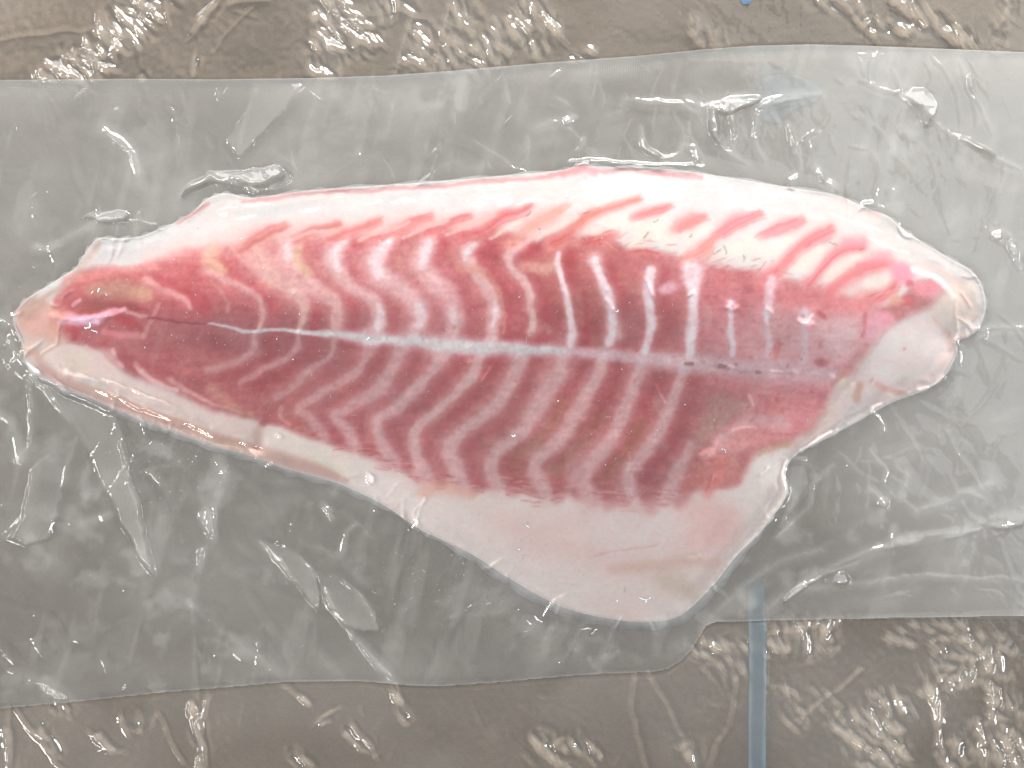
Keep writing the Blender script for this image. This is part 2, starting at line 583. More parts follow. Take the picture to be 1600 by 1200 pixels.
# sharp little creases crowding each crumpled patch
rc = np.random.RandomState(6)


def crease(u0, v0, a_, L, w, h):
    c, s_ = math.cos(a_), math.sin(a_)
    sl = gs.box([(u0 - c * L / 2, v0 - s_ * L / 2), (u0 + c * L / 2, v0 + s_ * L / 2)], w + 3)
    x, y = gs.U[sl] - u0, gs.V[sl] - v0
    t = (x * c + y * s_) / (L / 2)
    d = np.abs(-x * s_ + y * c + 0.12 * L * (t * t - .3) * k_bend)
    e_ = np.clip(1 - t * t, 0, 1)
    Zs[sl] += h * e_ * np.clip(1 - d / (w * (0.35 + 0.65 * e_)), 0, 1)


WJ, WK = 14 * fbm(U, V, 40, 401, 2), 6 * fbm(U, V, 34, 411, 2)
facets = np.zeros(U.shape); wsum = np.full(U.shape, 1e-6)
for n_, (pts, w, st) in enumerate(CRUMPLE):
    P = spline(pts, 4)
    seg = np.linalg.norm(np.diff(P, axis=0), axis=1)
    tot = seg.sum() + w
    base = 1.08 + rc.normal(0, .28) if w > 8 else math.atan2(P[-1][1] - P[0][1], P[-1][0] - P[0][0])
    # flat facets drawn out along the pull of the patch
    sl = gs.box(P, w * 2.2)
    x, y = gs.WU[sl] - P[0][0], gs.WV[sl] - P[0][1]
    c, s_ = math.cos(base), math.sin(base)
    x, y = x * c + y * s_ + WJ[sl], -x * s_ + y * c + WK[sl]
    d, _ = polydist(gs.WU[sl], gs.WV[sl], P)
    m_ = st * smooth(1.5 * w, 0.5 * w, d + 0.5 * w * vn[sl])
    f_ = trinoise(x / 3.6, y, 8.5, 300 + n_) * 0.22 + trinoise(x / 2.4, y + .3 * x, 19, 400 + n_) * 0.44 + trinoise(x / 1.3, y - .2 * x, 11, 500 + n_) * 0.14
    facets[sl] += m_ * f_; wsum[sl] += m_
    for k in range(int(tot * w * 2 / 420 * st) + 2):
        q_ = P[min(int(rc.rand() * len(P)), len(P) - 1)] + rc.normal(0, 0.5, 2) * w
        k_bend = rc.uniform(-1, 1)
        crease(q_[0], q_[1], base + rc.normal(0, .35), rc.uniform(18, 64), rc.uniform(3, 6), st * rc.uniform(.12, .42))
Zs += facets * np.minimum(1, 1 / np.maximum(wsum, 1)) * 1.3
for k in range(340):   # thin scattered scratches and creases everywhere
    k_bend = rc.uniform(-1, 1)
    crease(rc.uniform(-40, 1640), rc.uniform(-40, 1240), 1.3 + rc.normal(0, .7), rc.uniform(10, 70), rc.uniform(2.6, 6), rc.uniform(.02, .08))
# long thin creases in the sheet
for pts, w, h in [([(-10, 58), (60, 46), (130, 40)], 3, .18), ([(330, 80), (360, 45), (395, 10)], 2.5, .16), ([(300, 48), (330, 8)], 3, .3),
                  ([(360, 5), (420, -5)], 8, .3), ([(290, 905), (296, 1000), (302, 1080), (306, 1200)], 2.5, .3), ([(318, 1095), (312, 1200)], 2.2, .25),
                  ([(1250, 1130), (1300, 1085), (1345, 1050)], 4, .25), ([(1200, 990), (1250, 982), (1295, 972)], 3, .22),
                  ([(1450, 1078), (1462, 1130), (1468, 1165)], 4, .5), ([(1546, 1030), (1543, 1085), (1552, 1130)], 4, .5),
                  ([(1000, 1000), (990, 1120), (1010, 1210)], 6, .2), ([(1110, 1200), (1140, 1120), (1150, 1060)], 5, .18),
                  ([(700, 10), (672, 110)], 4, .3), ([(20, 1110), (60, 1160), (95, 1200)], 3, .2), ([(8, 1000), (14, 1200)], 3, .25),
                  ([(970, 990), (1040, 1100), (1090, 1210)], 5, .18), ([(240, 1120), (280, 1190)], 3, .2), ([(640, 30), (610, 110)], 3, .3)]:
    P = spline(pts, 5)
    sl = gs.box(P, w * 5)
    d, _ = polydist(gs.WU[sl], gs.WV[sl], P)
    Zs[sl] += 0.8 * h * np.exp(-(d / (0.8 * w)) ** 1.4)

# the bag's outline
BAG = [(-230, 125), (0, 122), (200, 120), (330, 121), (480, 119), (600, 115), (700, 108), (850, 95), (1000, 84), (1100, 74), (1180, 68), (1270, 66),
       (1350, 68), (1480, 73), (1600, 78), (1860, 88), (1862, 500), (1860, 960), (1700, 963), (1600, 965), (1440, 967), (1250, 971), (1170, 973),
       (1122, 974), (1106, 980), (1094, 1000), (1084, 1016), (1068, 1034), (1046, 1048), (1020, 1053), (960, 1055), (900, 1058), (780, 1069), (690, 1075),
       (640, 1074), (560, 1067), (450, 1068), (350, 1077), (250, 1085), (120, 1099), (0, 1110), (-230, 1130), (-232, 600)]
BAG = np.array(BAG, float)
sbag = gs.sdf(BAG, 40)
press = 1 - 0.42 * smooth(-2, 12, sbag)
Zs = np.maximum(0.35, Zs)
Zs = 0.35 + (Zs - 0.35) * press
dt, _ = polydist(U, V, TUBE[::2])
Zs = np.maximum(Zs, (0.7 + 0.75 * smooth(905, 975, V)) * (1 - smooth(8, 20, dt)) * np.where(sbag > 0, .95, 1) + Zs * smooth(8, 20, dt))
hz = 0.03 + 0.03 * np.clip(amp, 0, 1) + 0.03 * smooth(-0.2, 0.6, fbm(U, V, 160, 61, 3))
Zs = Zs * 0.001
lab = np.zeros((len(gs.vs) - 1, len(gs.us) - 1), int)
sh = sheet_parts(gs, Zs, None, lab, {0: 'plastic_sheet'}, {0: M_SHEET}, None, zref=0.0012, attrs={'haze': hz})[0]
tag(sh, 'thin crumpled clear plastic sheet spread over the cardboard', 'plastic sheet')

# ------------------------------------------------------------------ the fish fillet
OUT = [(19, 497), (32, 475), (52, 460), (75, 446), (100, 430), (116, 420), (128, 402), (140, 384), (154, 373), (180, 374), (215, 371), (240, 362),
       (275, 347), (300, 332), (318, 315), (335, 306), (352, 303), (382, 309), (412, 308), (475, 299), (512, 296), (600, 290), (697, 283), (800, 274),
       (875, 267), (900, 260), (915, 254), (930, 260), (997, 262), (1050, 265), (1100, 272), (1200, 288), (1297, 303), (1322, 310), (1355, 325), (1390, 339),
       (1415, 360), (1445, 380), (1487, 405), (1520, 424), (1535, 445), (1542, 475), (1537, 500), (1526, 516), (1514, 524), (1494, 532), (1497, 548),
       (1490, 566), (1474, 590), (1450, 606), (1420, 617), (1395, 627), (1370, 640), (1346, 654), (1320, 668), (1297, 681),
       (1265, 697), (1246, 708), (1232, 724), (1227, 745), (1230, 766), (1222, 786), (1207, 806), (1182, 838), (1150, 870), (1120, 908), (1090, 940),
       (1055, 966), (1000, 972), (950, 966), (900, 955), (850, 934), (787, 897), (737, 865), (675, 835), (650, 822), (600, 788), (555, 766), (525, 753),
       (480, 740), (440, 729), (400, 714), (350, 700), (300, 683), (250, 665), (200, 647), (150, 625), (100, 605), (62, 587), (46, 576), (37, 560), (33, 537), (24, 515)]
OUT = spline(OUT, 4, closed=True)
gf = Grid(np.arange(8, 1556, 1.8), np.arange(242, 990, 1.8))
gf.warp(5.5, 46, 71)
gf.WU = gf.WU + 2.0 * fbm(gf.U, gf.V, 13, 75, 2)
gf.WV = gf.WV + 2.0 * fbm(gf.U, gf.V, 13, 77, 2)
U, V = gf.U, gf.V
sd = gf.sdf(OUT, 200)
C = np.zeros(U.shape + (3,))


def mixin(a, col, sl=None):
    sl = sl or (slice(None), slice(None))
    C[sl] = C[sl] * (1 - a[..., None]) + np.array(col, float) * a[..., None]


def stroke(pts, w, col, op=1.0, soft=0.6, warped=True):
    """soft band along a spline; w is one width or one per point (full width, pixels)"""
    p = np.array(pts, float)
    ws = np.full(len(p), float(w)) if np.isscalar(w) else np.array(w, float)
    P = spline(np.c_[p, ws], 4) if len(p) > 2 else np.c_[p, ws]
    sl = gf.box(P, P[:, 2].max() + 4)
    gu, gv = (gf.WU, gf.WV) if warped else (gf.U, gf.V)
    d, wv = polydist(gu[sl], gv[sl], P, P[:, 2])
    h = wv * 0.5
    a = op * smooth(h * (1 + soft), h * (1 - soft), d)
    if col is not None:
        mixin(a, col, sl)
    return sl, a


def patch(poly, col, op=1.0, soft=8, closed_spline=True):
    P = spline(poly, 4, closed=True) if closed_spline else np.array(poly, float)
    s = gf.sdf(P, soft * 2 + 10, warped=True)
    a = op * smooth(-soft, soft, s)
    mixin(a, col)
    return a


def blob(u, v, ru, rv, col, op=1.0, rot=0.0):
    sl = gf.box([(u, v)], max(ru, rv) * 1.6)
    x, y = gf.WU[sl] - u, gf.WV[sl] - v
    c, s = math.cos(rot), math.sin(rot)
    d = np.sqrt(((x * c + y * s) / ru) ** 2 + ((-x * s + y * c) / rv) ** 2)
    mixin(op * smooth(1.35, 0.5, d), col, sl)


CREAM_T, CREAM_B = np.array((203, 199, 200)), np.array((221, 209, 207))
tv = smooth(430, 830, V)[..., None]
C[:] = CREAM_T * (1 - tv) + CREAM_B * tv
# faint pinkish clouds in the pale flesh
mixin(0.25 * smooth(0.0, 0.7, fbm(U * 0.45, V, 60, 81, 4)), (226, 194, 190))
mixin(0.30 * smooth(0.1, 0.7, fbm(U, V, 90, 85, 3)), (224, 214, 208))

RED = [(100, 440), (125, 425), (160, 418), (205, 418), (240, 408), (290, 392), (330, 388), (370, 380), (420, 374), (480, 370), (560, 366), (640, 360),
       (720, 356), (775, 356), (815, 372), (860, 384), (900, 372), (945, 372), (962, 378), (985, 392), (1030, 394), (1068, 404), (1110, 414), (1165, 422),
       (1200, 428), (1240, 440), (1270, 445), (1305, 458), (1350, 474), (1385, 478), (1405, 466), (1440, 440), (1466, 442), (1478, 458), (1462, 478), (1436, 486),
       (1404, 502), (1376, 528), (1345, 560), (1322, 588), (1304, 602), (1296, 622), (1276, 654), (1238, 684), (1195, 702), (1172, 722), (1150, 756), (1100, 762),
       (1056, 768), (1040, 786), (1012, 784), (985, 790), (970, 792), (940, 778), (907, 782), (870, 770), (825, 770), (790, 760), (755, 762), (735, 756),
       (705, 752), (680, 752), (650, 742), (625, 732), (587, 721), (537, 702), (512, 692), (475, 682), (450, 671), (430, 662), (405, 658), (340, 644),
       (300, 630), (262, 606), (215, 590), (184, 574), (166, 548), (130, 540), (96, 528), (76, 506), (84, 470)]
a_red = patch(RED, (190, 118, 122), 1.0, 9)
# mottling of the red flesh
n1 = fbm(U, V * 1.3, 44, 91, 4); n2 = fbm(U * 0.35, V, 13, 95, 3); n3 = fbm(U, V, 110, 99, 3)
mixin(a_red * 0.55 * smooth(0.0, 0.6, n1), (170, 84, 92))
mixin(a_red * 0.40 * smooth(0.0, 0.6, -n1), (196, 136, 136))
mixin(a_red * 0.35 * smooth(0.05, 0.5, n3), (172, 112, 100))
mixin(a_red * 0.25 * smooth(0.0, 0.5, n2), (160, 80, 88))
# darker, purplish flesh along the midline at the tail half
stroke([(150, 495), (300, 498), (450, 508), (600, 512), (720, 518)], [50, 70, 60, 44, 30], (158, 100, 106), 0.55, 0.9)
stroke([(300, 530), (400, 545), (520, 550)], 46, (160, 98, 104), 0.4, 0.9)
stroke([(880, 505), (960, 510), (1080, 515), (1170, 520)], 60, (166, 92, 100), 0.45, 0.9)
# tail end
stroke([(105, 440), (160, 424), (240, 420)], 14, (206, 150, 146), 0.7, 0.9)
patch([(126, 448), (165, 436), (215, 440), (240, 460), (225, 472), (180, 470), (140, 462)], (178, 146, 130), 0.7, 10)
stroke([(205, 458), (232, 458)], 14, (194, 160, 140), 0.7, 0.9)
patch([(96, 474), (120, 462), (170, 466), (215, 480), (235, 490), (200, 488), (160, 492), (110, 484)], (158, 88, 86), 0.75, 8)
stroke([(150, 475), (210, 482)], 12, (136, 80, 78), 0.45, 0.9)
stroke([(78, 494), (105, 498), (140, 500), (165, 490), (192, 484)], [16, 20, 16, 14, 8], (224, 176, 190), 0.95, 0.5)
stroke([(90, 504), (125, 501), (150, 502)], 7, (226, 196, 214), 0.9, 0.6)
stroke([(112, 476), (122, 468)], 6, (214, 164, 178), 0.9)
stroke([(88, 512), (112, 516), (118, 526)], 12, (176, 82, 96), 0.7)
stroke([(180, 500), (200, 504), (225, 516)], [12, 16, 6], (168, 80, 84), 0.7)
stroke([(160, 516), (200, 522), (222, 524)], 9, (206, 140, 148), 0.8)
stroke([(222, 524), (236, 505), (248, 478)], 7, (198, 148, 150), 0.7)
stroke([(195, 486), (215, 494), (236, 500)], 6, (196, 158, 160), 0.8)
stroke([(232, 500), (275, 502), (322, 507)], [5, 4, 3], (140, 72, 84), 0.8)
blob(60, 500, 45, 34, (205, 160, 150), 0.75)
blob(45, 480, 30, 20, (190, 160, 150), 0.6)
stroke([(40, 548), (62, 556), (90, 545), (86, 522)], 26, (208, 176, 164), 0.75, 0.8)
# fat along the lower left edge
FATL = [(60, 558), (92, 536), (120, 540), (150, 556), (172, 576), (205, 594), (255, 612), (300, 636), (345, 650), (404, 664), (402, 690), (350, 682), (290, 664), (240, 644), (190, 620), (140, 596), (95, 584)]
patch(FATL, (222, 204, 201), 1.0, 8)
patch([(95, 545), (125, 545), (140, 565), (132, 588), (110, 578), (96, 565)], (214, 203, 192), 0.5, 10)
stroke([(100, 541), (118, 543), (130, 552)], 8, (224, 206, 204), 0.9)
stroke([(135, 542), (150, 556), (166, 578), (176, 590)], 9, (224, 200, 198), 0.9)
stroke([(158, 545), (166, 560), (180, 572)], 8, (214, 160, 158), 0.7)
stroke([(172, 545), (180, 565), (186, 574)], 8, (222, 190, 190), 0.85)
stroke([(210, 568), (218, 580), (240, 596), (272, 610)], [10, 8, 7, 5], (226, 194, 192), 0.9)
stroke([(262, 592), (290, 612), (330, 632), (380, 646)], [8, 8, 6, 4], (220, 186, 184), 0.75)
stroke([(330, 610), (352, 628), (392, 648)], [18, 18, 10], (204, 158, 146), 0.7, 0.9)
stroke([(182, 560), (225, 570), (262, 584)], 12, (178, 88, 94), 0.5, 0.9)
stroke([(420, 672), (445, 688), (480, 702), (520, 716), (545, 730)], [14, 30, 32, 26, 16], (224, 210, 206), 0.95, 0.5)
stroke([(470, 712), (510, 728), (545, 745)], 16, (216, 208, 190), 0.3, 0.9)
stroke([(412, 656), (404, 676), (402, 700)], [8, 18, 16], (200, 176, 168), 0.7, 0.7)
stroke([(446, 612), (432, 628), (420, 648), (412, 660)], [10, 14, 20, 12], (174, 88, 94), 0.8, 0.8)
stroke([(436, 634), (438, 650), (452, 662)], 6, (206, 158, 158), 0.8)

UP = [  # pale sheets between the upper muscle segments: points from the bend down to the midline, widths, colour
    ([(226, 437), (250, 450), (275, 460), (294, 468), (300, 480)], [6, 7, 7, 5, 3], (192, 142, 140), .8),
    ([(325, 422), (350, 435), (382, 452), (404, 465), (409, 487), (405, 510)], [9, 7, 6, 6, 5, 4], (196, 152, 150), .85),
    ([(392, 388), (400, 400), (420, 422), (440, 440), (460, 456), (474, 472), (472, 492), (467, 512)], [22, 26, 20, 15, 12, 11, 7, 5], (204, 170, 158), .95),
    ([(452, 383), (450, 402), (460, 422), (476, 440), (500, 457), (522, 470), (531, 487), (527, 512)], [20, 24, 22, 18, 15, 13, 11, 10], (206, 168, 166), .95),
    ([(536, 378), (521, 395), (523, 415), (540, 440), (566, 458), (584, 474), (592, 495), (590, 515)], [12, 20, 18, 12, 12, 14, 13, 14], (206, 174, 178), .92),
    ([(608, 378), (594, 394), (586, 415), (598, 434), (622, 448), (642, 464), (656, 480), (661, 498), (652, 512)], [16, 20, 20, 20, 16, 16, 18, 16, 14], (208, 178, 184), .95),
    ([(672, 378), (660, 396), (658, 416), (676, 438), (698, 458), (710, 478), (711, 500), (706, 518)], [12, 18, 18, 16, 16, 15, 14, 12], (204, 164, 170), .9),
    ([(741, 380), (727, 400), (740, 421), (753, 440), (765, 462), (771, 484), (768, 510), (770, 530)], [10, 12, 11, 11, 11, 13, 12, 12], (202, 172, 172), .95),
    ([(845, 368), (818, 381), (797, 401), (798, 420), (813, 435), (825, 457), (831, 480), (835, 500), (830, 520)], [5, 7, 12, 9, 10, 10, 9, 9, 8], (208, 178, 178), .95),
    ([(875, 397), (872, 415), (877, 440), (885, 462), (892, 490), (895, 520), (892, 537)], [6, 7, 8, 11, 10, 11, 12], (208, 182, 186), .97),
    ([(931, 409), (937, 435), (946, 458), (954, 485), (957, 510), (952, 537)], [18, 10, 15, 13, 16, 10], (212, 186, 190), .97),
    ([(1018, 422), (1011, 450), (1015, 475), (1020, 505), (1012, 535), (1008, 552)], [10, 13, 12, 12, 11, 9], (212, 188, 194), .97),
    ([(1081, 420), (1080, 440), (1080, 462), (1080, 500), (1079, 537), (1078, 555)], [30, 26, 15, 14, 13, 12], (214, 192, 198), .97),
    ([(1141, 474), (1141, 512), (1142, 552)], [10, 8, 8], (212, 192, 196), .95),
    ([(1207, 440), (1203, 465), (1200, 500), (1200, 555)], [14, 15, 9, 9], (216, 196, 206), .9),
    ([(1258, 492), (1256, 520), (1255, 565)], [16, 10, 10], (214, 200, 212), .8),
]
LO = [  # the same below the midline
    ([(400, 520), (398, 540), (386, 558), (360, 570), (325, 580)], [5, 8, 8, 9, 10], (190, 138, 142), .7),
    ([(466, 522), (462, 540), (442, 564), (412, 578), (374, 600)], [6, 9, 9, 8, 6], (190, 142, 146), .7),
    ([(520, 530), (515, 556), (484, 580), (462, 602), (430, 618)], [7, 6, 9, 8, 8], (192, 142, 146), .7),
    ([(576, 534), (570, 564), (548, 587), (516, 606), (482, 624), (462, 634), (480, 648), (494, 664), (508, 684)], [16, 8, 9, 9, 8, 8, 10, 10, 8], (194, 146, 152), .8),
    ([(632, 536), (622, 566), (600, 600), (570, 622), (538, 640), (520, 650), (538, 670), (552, 694)], [18, 12, 13, 12, 10, 8, 12, 14], (196, 150, 156), .88),
    ([(692, 544), (687, 570), (667, 592), (645, 614), (615, 638), (588, 655), (590, 678), (602, 702), (617, 724)], [22, 11, 10, 13, 13, 11, 12, 14, 16], (198, 156, 162), .92),
    ([(751, 552), (740, 582), (717, 612), (687, 640), (656, 666), (645, 685), (653, 710), (664, 744)], [12, 10, 9, 9, 9, 11, 12, 20], (200, 164, 164), .95),
    ([(815, 558), (800, 590), (785, 620), (758, 649), (726, 674), (703, 700), (708, 726), (718, 756)], [15, 14, 14, 13, 12, 15, 18, 18], (200, 164, 168), .95),
    ([(882, 552), (872, 585), (850, 620), (830, 652), (804, 682), (774, 708), (767, 730), (777, 758)], [14, 15, 18, 16, 14, 15, 15, 16], (200, 162, 166), .95),
    ([(942, 562), (925, 602), (905, 640), (882, 674), (856, 704), (836, 727), (838, 745), (850, 768)], [10, 13, 16, 17, 14, 13, 18, 16], (202, 164, 164), .93),
    ([(1003, 570), (985, 614), (970, 654), (952, 690), (930, 716), (911, 740), (912, 760), (930, 784)], [14, 13, 13, 14, 15, 18, 18, 18], (202, 162, 166), .95),
    ([(1067, 570), (1055, 612), (1042, 647), (1025, 684), (1005, 710), (983, 735), (980, 757), (990, 788)], [6, 10, 13, 13, 14, 16, 15, 16], (202, 164, 168), .93),
    ([(1080, 695), (1066, 727), (1050, 756), (1038, 778)], [8, 12, 14, 12], (206, 176, 182), .85),
]
NLO = len(LO)
# each segment is a little redder just right of its pale sheet's left neighbour
for k in range(len(UP) - 4):
    p = np.array(UP[k][0], float)
    stroke(p + (21, 3), 19, (176, 82, 92), 0.6, 0.8)
for k in range(len(LO)):
    p = np.array(LO[k][0], float)
    stroke(p + (24, 7), 22, (172, 84, 92), 0.55, 0.8)
for k in (8, 9, 10):
    p = np.array(LO[k][0], float)[2:6]
    stroke(p + (30, 12), 22, (170, 118, 96), 0.5, 0.9)
for k, (pts, w, col, op) in enumerate(LO + UP):
    kk = k if k < NLO else k - NLO
    crisp = (kk >= 5) if k < NLO else (7 <= kk)
    wk = 1.45 if (k < NLO and 3 <= kk) else 1.65 if (k >= NLO and 1 <= kk <= 7) else 1.2
    col = tuple(np.array(col) * .4 + np.array((218, 184, 186)) * .6)
    op = min(1, op * 1.08)
    stroke(pts, np.array(w) * 1.75 * wk, col, op * 0.4, 0.85)
    stroke(pts, np.array(w) * wk, col, op * (0.92 if crisp else 0.82), 0.58)
# the tail half is paler and more blended
patch([(150, 425), (300, 398), (520, 378), (640, 372), (640, 420), (560, 450), (430, 470), (280, 470), (170, 450)], (212, 172, 168), .10, 25)
patch([(180, 570), (300, 590), (460, 590), (560, 570), (520, 640), (420, 640), (300, 625)], (204, 150, 152), .08, 22)
# cream insets and second lines beside the pale sheets
stroke([(336, 388), (330, 404), (348, 420)], [24, 26, 14], (208, 176, 158), .85, .7)
stroke([(464, 392), (468, 410), (478, 426)], 14, (206, 178, 156), .75, .8)
stroke([(330, 440), (346, 455), (355, 472), (353, 486)], 6, (192, 146, 146), .7)
stroke([(362, 380), (371, 402), (388, 418)], 5, (206, 160, 158), .8)
stroke([(758, 428), (775, 455), (786, 490), (788, 520)], [14, 8, 6, 5], (196, 146, 138), .7)
stroke([(818, 418), (845, 420), (868, 414)], [16, 22, 20], (208, 168, 160), .8, .8)
stroke([(903, 452), (906, 480), (910, 505)], [10, 12, 8], (186, 134, 126), .6, .8)
stroke([(964, 512), (966, 525)], 9, (204, 166, 168), .8)
stroke([(716, 410), (722, 420), (752, 424)], 14, (206, 160, 150), .6, .8)
stroke([(845, 515), (855, 508), (860, 518)], 10, (190, 140, 146), .6)
stroke([(1100, 480), (1104, 500), (1102, 515)], 14, (200, 150, 150), .7)
blob(1042, 453, 17, 10, (216, 176, 190), .9)
blob(1030, 535, 26, 16, (186, 110, 114), .5)

# soft pink passage between the red flesh and the white back, and paler flesh towards the shoulder
stroke([(230, 405), (330, 385), (450, 364), (560, 352), (680, 346), (780, 344), (860, 352)], [24, 34, 34, 32, 32, 30, 20], (220, 182, 180), .5, .95)
patch([(1105, 445), (1180, 440), (1290, 462), (1360, 490), (1340, 560), (1300, 596), (1200, 585), (1110, 572)], (216, 166, 174), .42, 26)
patch([(1090, 590), (1200, 588), (1300, 600), (1280, 650), (1200, 690), (1110, 720), (1075, 700)], (214, 156, 158), .35, 24)
rf = np.random.RandomState(12)
# red fingers reaching up into the pale back
ORG, RD, PK = (200, 118, 106), (199, 104, 108), (206, 130, 138)
for pts, w, col, op in [
    ([(375, 388), (405, 370), (445, 354)], [14, 18, 9], (194, 122, 116), .9), ([(460, 376), (490, 361), (528, 350)], [12, 13, 10], (190, 118, 114), .9),
    ([(512, 374), (555, 357), (590, 344)], [12, 13, 11], (196, 122, 120), .9), ([(587, 374), (628, 356), (672, 341)], [14, 16, 12], (196, 118, 118), .9),
    ([(670, 367), (695, 352), (735, 336)], [14, 15, 8], (194, 108, 114), .85), ([(720, 370), (760, 354), (785, 338), (828, 323)], [18, 22, 18, 10], (194, 108, 114), .95),
    ([(795, 384), (825, 358), (862, 336), (880, 320)], [18, 18, 15, 9], (208, 164, 150), .9), ([(862, 382), (888, 362), (920, 337), (960, 322), (998, 312)], [16, 20, 15, 13, 9], ORG, .95),
    ([(865, 382), (890, 367)], 18, (188, 92, 92), .7), ([(915, 384), (945, 374), (962, 366)], [20, 20, 12], (192, 106, 104), .9),
    ([(988, 340), (1015, 332), (1044, 320)], [10, 15, 8], (204, 110, 112), .95), ([(1048, 360), (1072, 347), (1100, 336)], [13, 20, 9], (206, 116, 114), .95),
    ([(1122, 364), (1152, 347), (1188, 335)], [15, 21, 10], (206, 108, 118), .95), ([(1074, 406), (1098, 392), (1116, 372)], [20, 20, 12], (204, 128, 118), .85),
    ([(985, 396), (1008, 393), (1028, 398)], [8, 10, 8], (186, 90, 88), .8), ([(1190, 372), (1222, 356), (1252, 345)], [10, 19, 12], (208, 112, 122), .95),
    ([(1200, 436), (1228, 410), (1256, 382), (1300, 358)], [22, 17, 19, 16], (206, 106, 114), .95), ([(1262, 442), (1290, 412), (1318, 393), (1350, 384)], [18, 16, 22, 14], (206, 108, 118), .95),
    ([(1296, 454), (1334, 428), (1372, 411), (1392, 408)], [22, 22, 22, 14], (206, 104, 112), .97), ([(1346, 470), (1385, 456), (1400, 440)], [26, 22, 14], (204, 110, 112), .95),
    ([(1322, 378), (1348, 376)], 14, (222, 156, 172), .7), ([(1370, 398), (1390, 396)], 14, (224, 164, 180), .7),
]:
    stroke(pts, np.array(w) * 1.6, (220, 172, 170), op * 0.45, 0.8)
    stroke(pts, w, tuple(np.array(col) * .65 + np.array((214, 150, 152)) * .35), op * 0.64, 0.9)
    p_ = np.array(pts, float)
    dir_ = (p_[-1] - p_[0]) / np.linalg.norm(p_[-1] - p_[0])
    nor_ = np.array((-dir_[1], dir_[0]))
    for k in range(6):
        of_ = rf.normal(0, .26) * np.max(w)
        sh_ = dir_ * rf.uniform(-9, 9)
        stroke(p_ + nor_ * of_ + sh_, rf.uniform(1.5, 4.5), tuple(np.array(col) * rf.uniform(.95, 1.05)), rf.uniform(.12, .3), .9)
# cream gaps between the fingers
for pts, w in [([(935, 362), (968, 350), (1000, 352)], [14, 26, 20]), ([(1000, 376), (1030, 362), (1045, 380)], [24, 34, 20]), ([(1068, 378), (1092, 362), (1110, 352)], [14, 16, 12]),
               ([(1130, 400), (1160, 388), (1182, 380)], [22, 40, 24]), ([(1188, 402), (1214, 390), (1232, 374)], [14, 20, 14]), ([(1244, 420), (1262, 406), (1282, 388)], [18, 28, 12]),
               ([(1296, 430), (1320, 414), (1342, 402)], [16, 18, 12]), ([(1352, 444), (1370, 440), (1384, 436)], [14, 18, 12]), ([(766, 372), (790, 358), (812, 344)], [5, 8, 6]),
               ([(838, 376), (868, 356), (900, 340)], [7, 9, 7]), ([(985, 384), (1010, 358), (1036, 338)], [6, 8, 6]), ([(1060, 400), (1080, 376), (1110, 352)], [5, 8, 6])]:
    stroke(pts, w, (214, 205, 199), .7, .9)
for pts, w in [([(560, 374), (600, 360), (640, 348)], [6, 7, 5]), ([(630, 372), (672, 356), (700, 344)], [6, 7, 5]), ([(438, 380), (480, 366), (520, 356)], [6, 6, 4]), ([(700, 366), (735, 352), (770, 336)], [6, 8, 6])]:
    stroke(pts, w, (220, 184, 182), .8, .6)

# frayed fibre ends where the red flesh meets the belly and the back
for k in range(230):
    if k % 3:
        u0 = rf.uniform(440, 1060)
        v0 = np.interp(u0, [440, 537, 650, 755, 870, 970, 1060], [668, 702, 742, 760, 771, 790, 768]) + rf.normal(0, 9)
        L, sl_ = rf.uniform(8, 30), rf.normal(.05, .1)
    else:
        u0 = rf.uniform(860, 1420)
        v0 = np.interp(u0, [860, 960, 1070, 1200, 1350, 1420], [386, 378, 404, 428, 474, 455]) + rf.normal(0, 8)
        L, sl_ = rf.uniform(6, 20), rf.normal(-.3, .35)
    stroke([(u0, v0), (u0 + L / 2, v0 + sl_ * L / 2), (u0 + L, v0 + sl_ * L)], [1, rf.uniform(1.6, 3.4), 1], (190, 100, 106) if rf.rand() < .55 else (220, 186, 184), rf.uniform(.25, .6), .9)
# whitest spots of the upper sheets, at the bend and at the foot
for pts, w in [([(536, 380), (523, 394), (522, 412), (527, 424)], [8, 16, 16, 8]), ([(611, 377), (597, 394), (588, 414), (592, 430)], [10, 20, 20, 12]), ([(672, 380), (661, 396), (658, 414)], [8, 17, 12]),
               ([(741, 381), (729, 398), (726, 408)], [7, 12, 7]), ([(655, 478), (662, 496), (655, 508)], [12, 17, 10]), ([(590, 478), (595, 497), (590, 512)], [8, 14, 10]), ([(770, 470), (772, 490), (768, 510)], [5, 9, 6]),
               ([(450, 388), (448, 402)], 14), ([(709, 482), (711, 500)], 10)]:
    stroke(pts, w, (222, 206, 212), .75, .75)
# pale lilac membrane over the shoulder end of the midline
patch([(1120, 500), (1190, 488), (1300, 488), (1352, 500), (1338, 550), (1306, 592), (1200, 584), (1120, 575)], (228, 190, 194), .36, 34)
patch([(1200, 500), (1300, 492), (1345, 505), (1330, 560), (1296, 588), (1205, 578)], (230, 202, 205), .3, 34)
stroke([(1190, 455), (1250, 470), (1330, 478)], 26, (208, 112, 118), .45, .9)
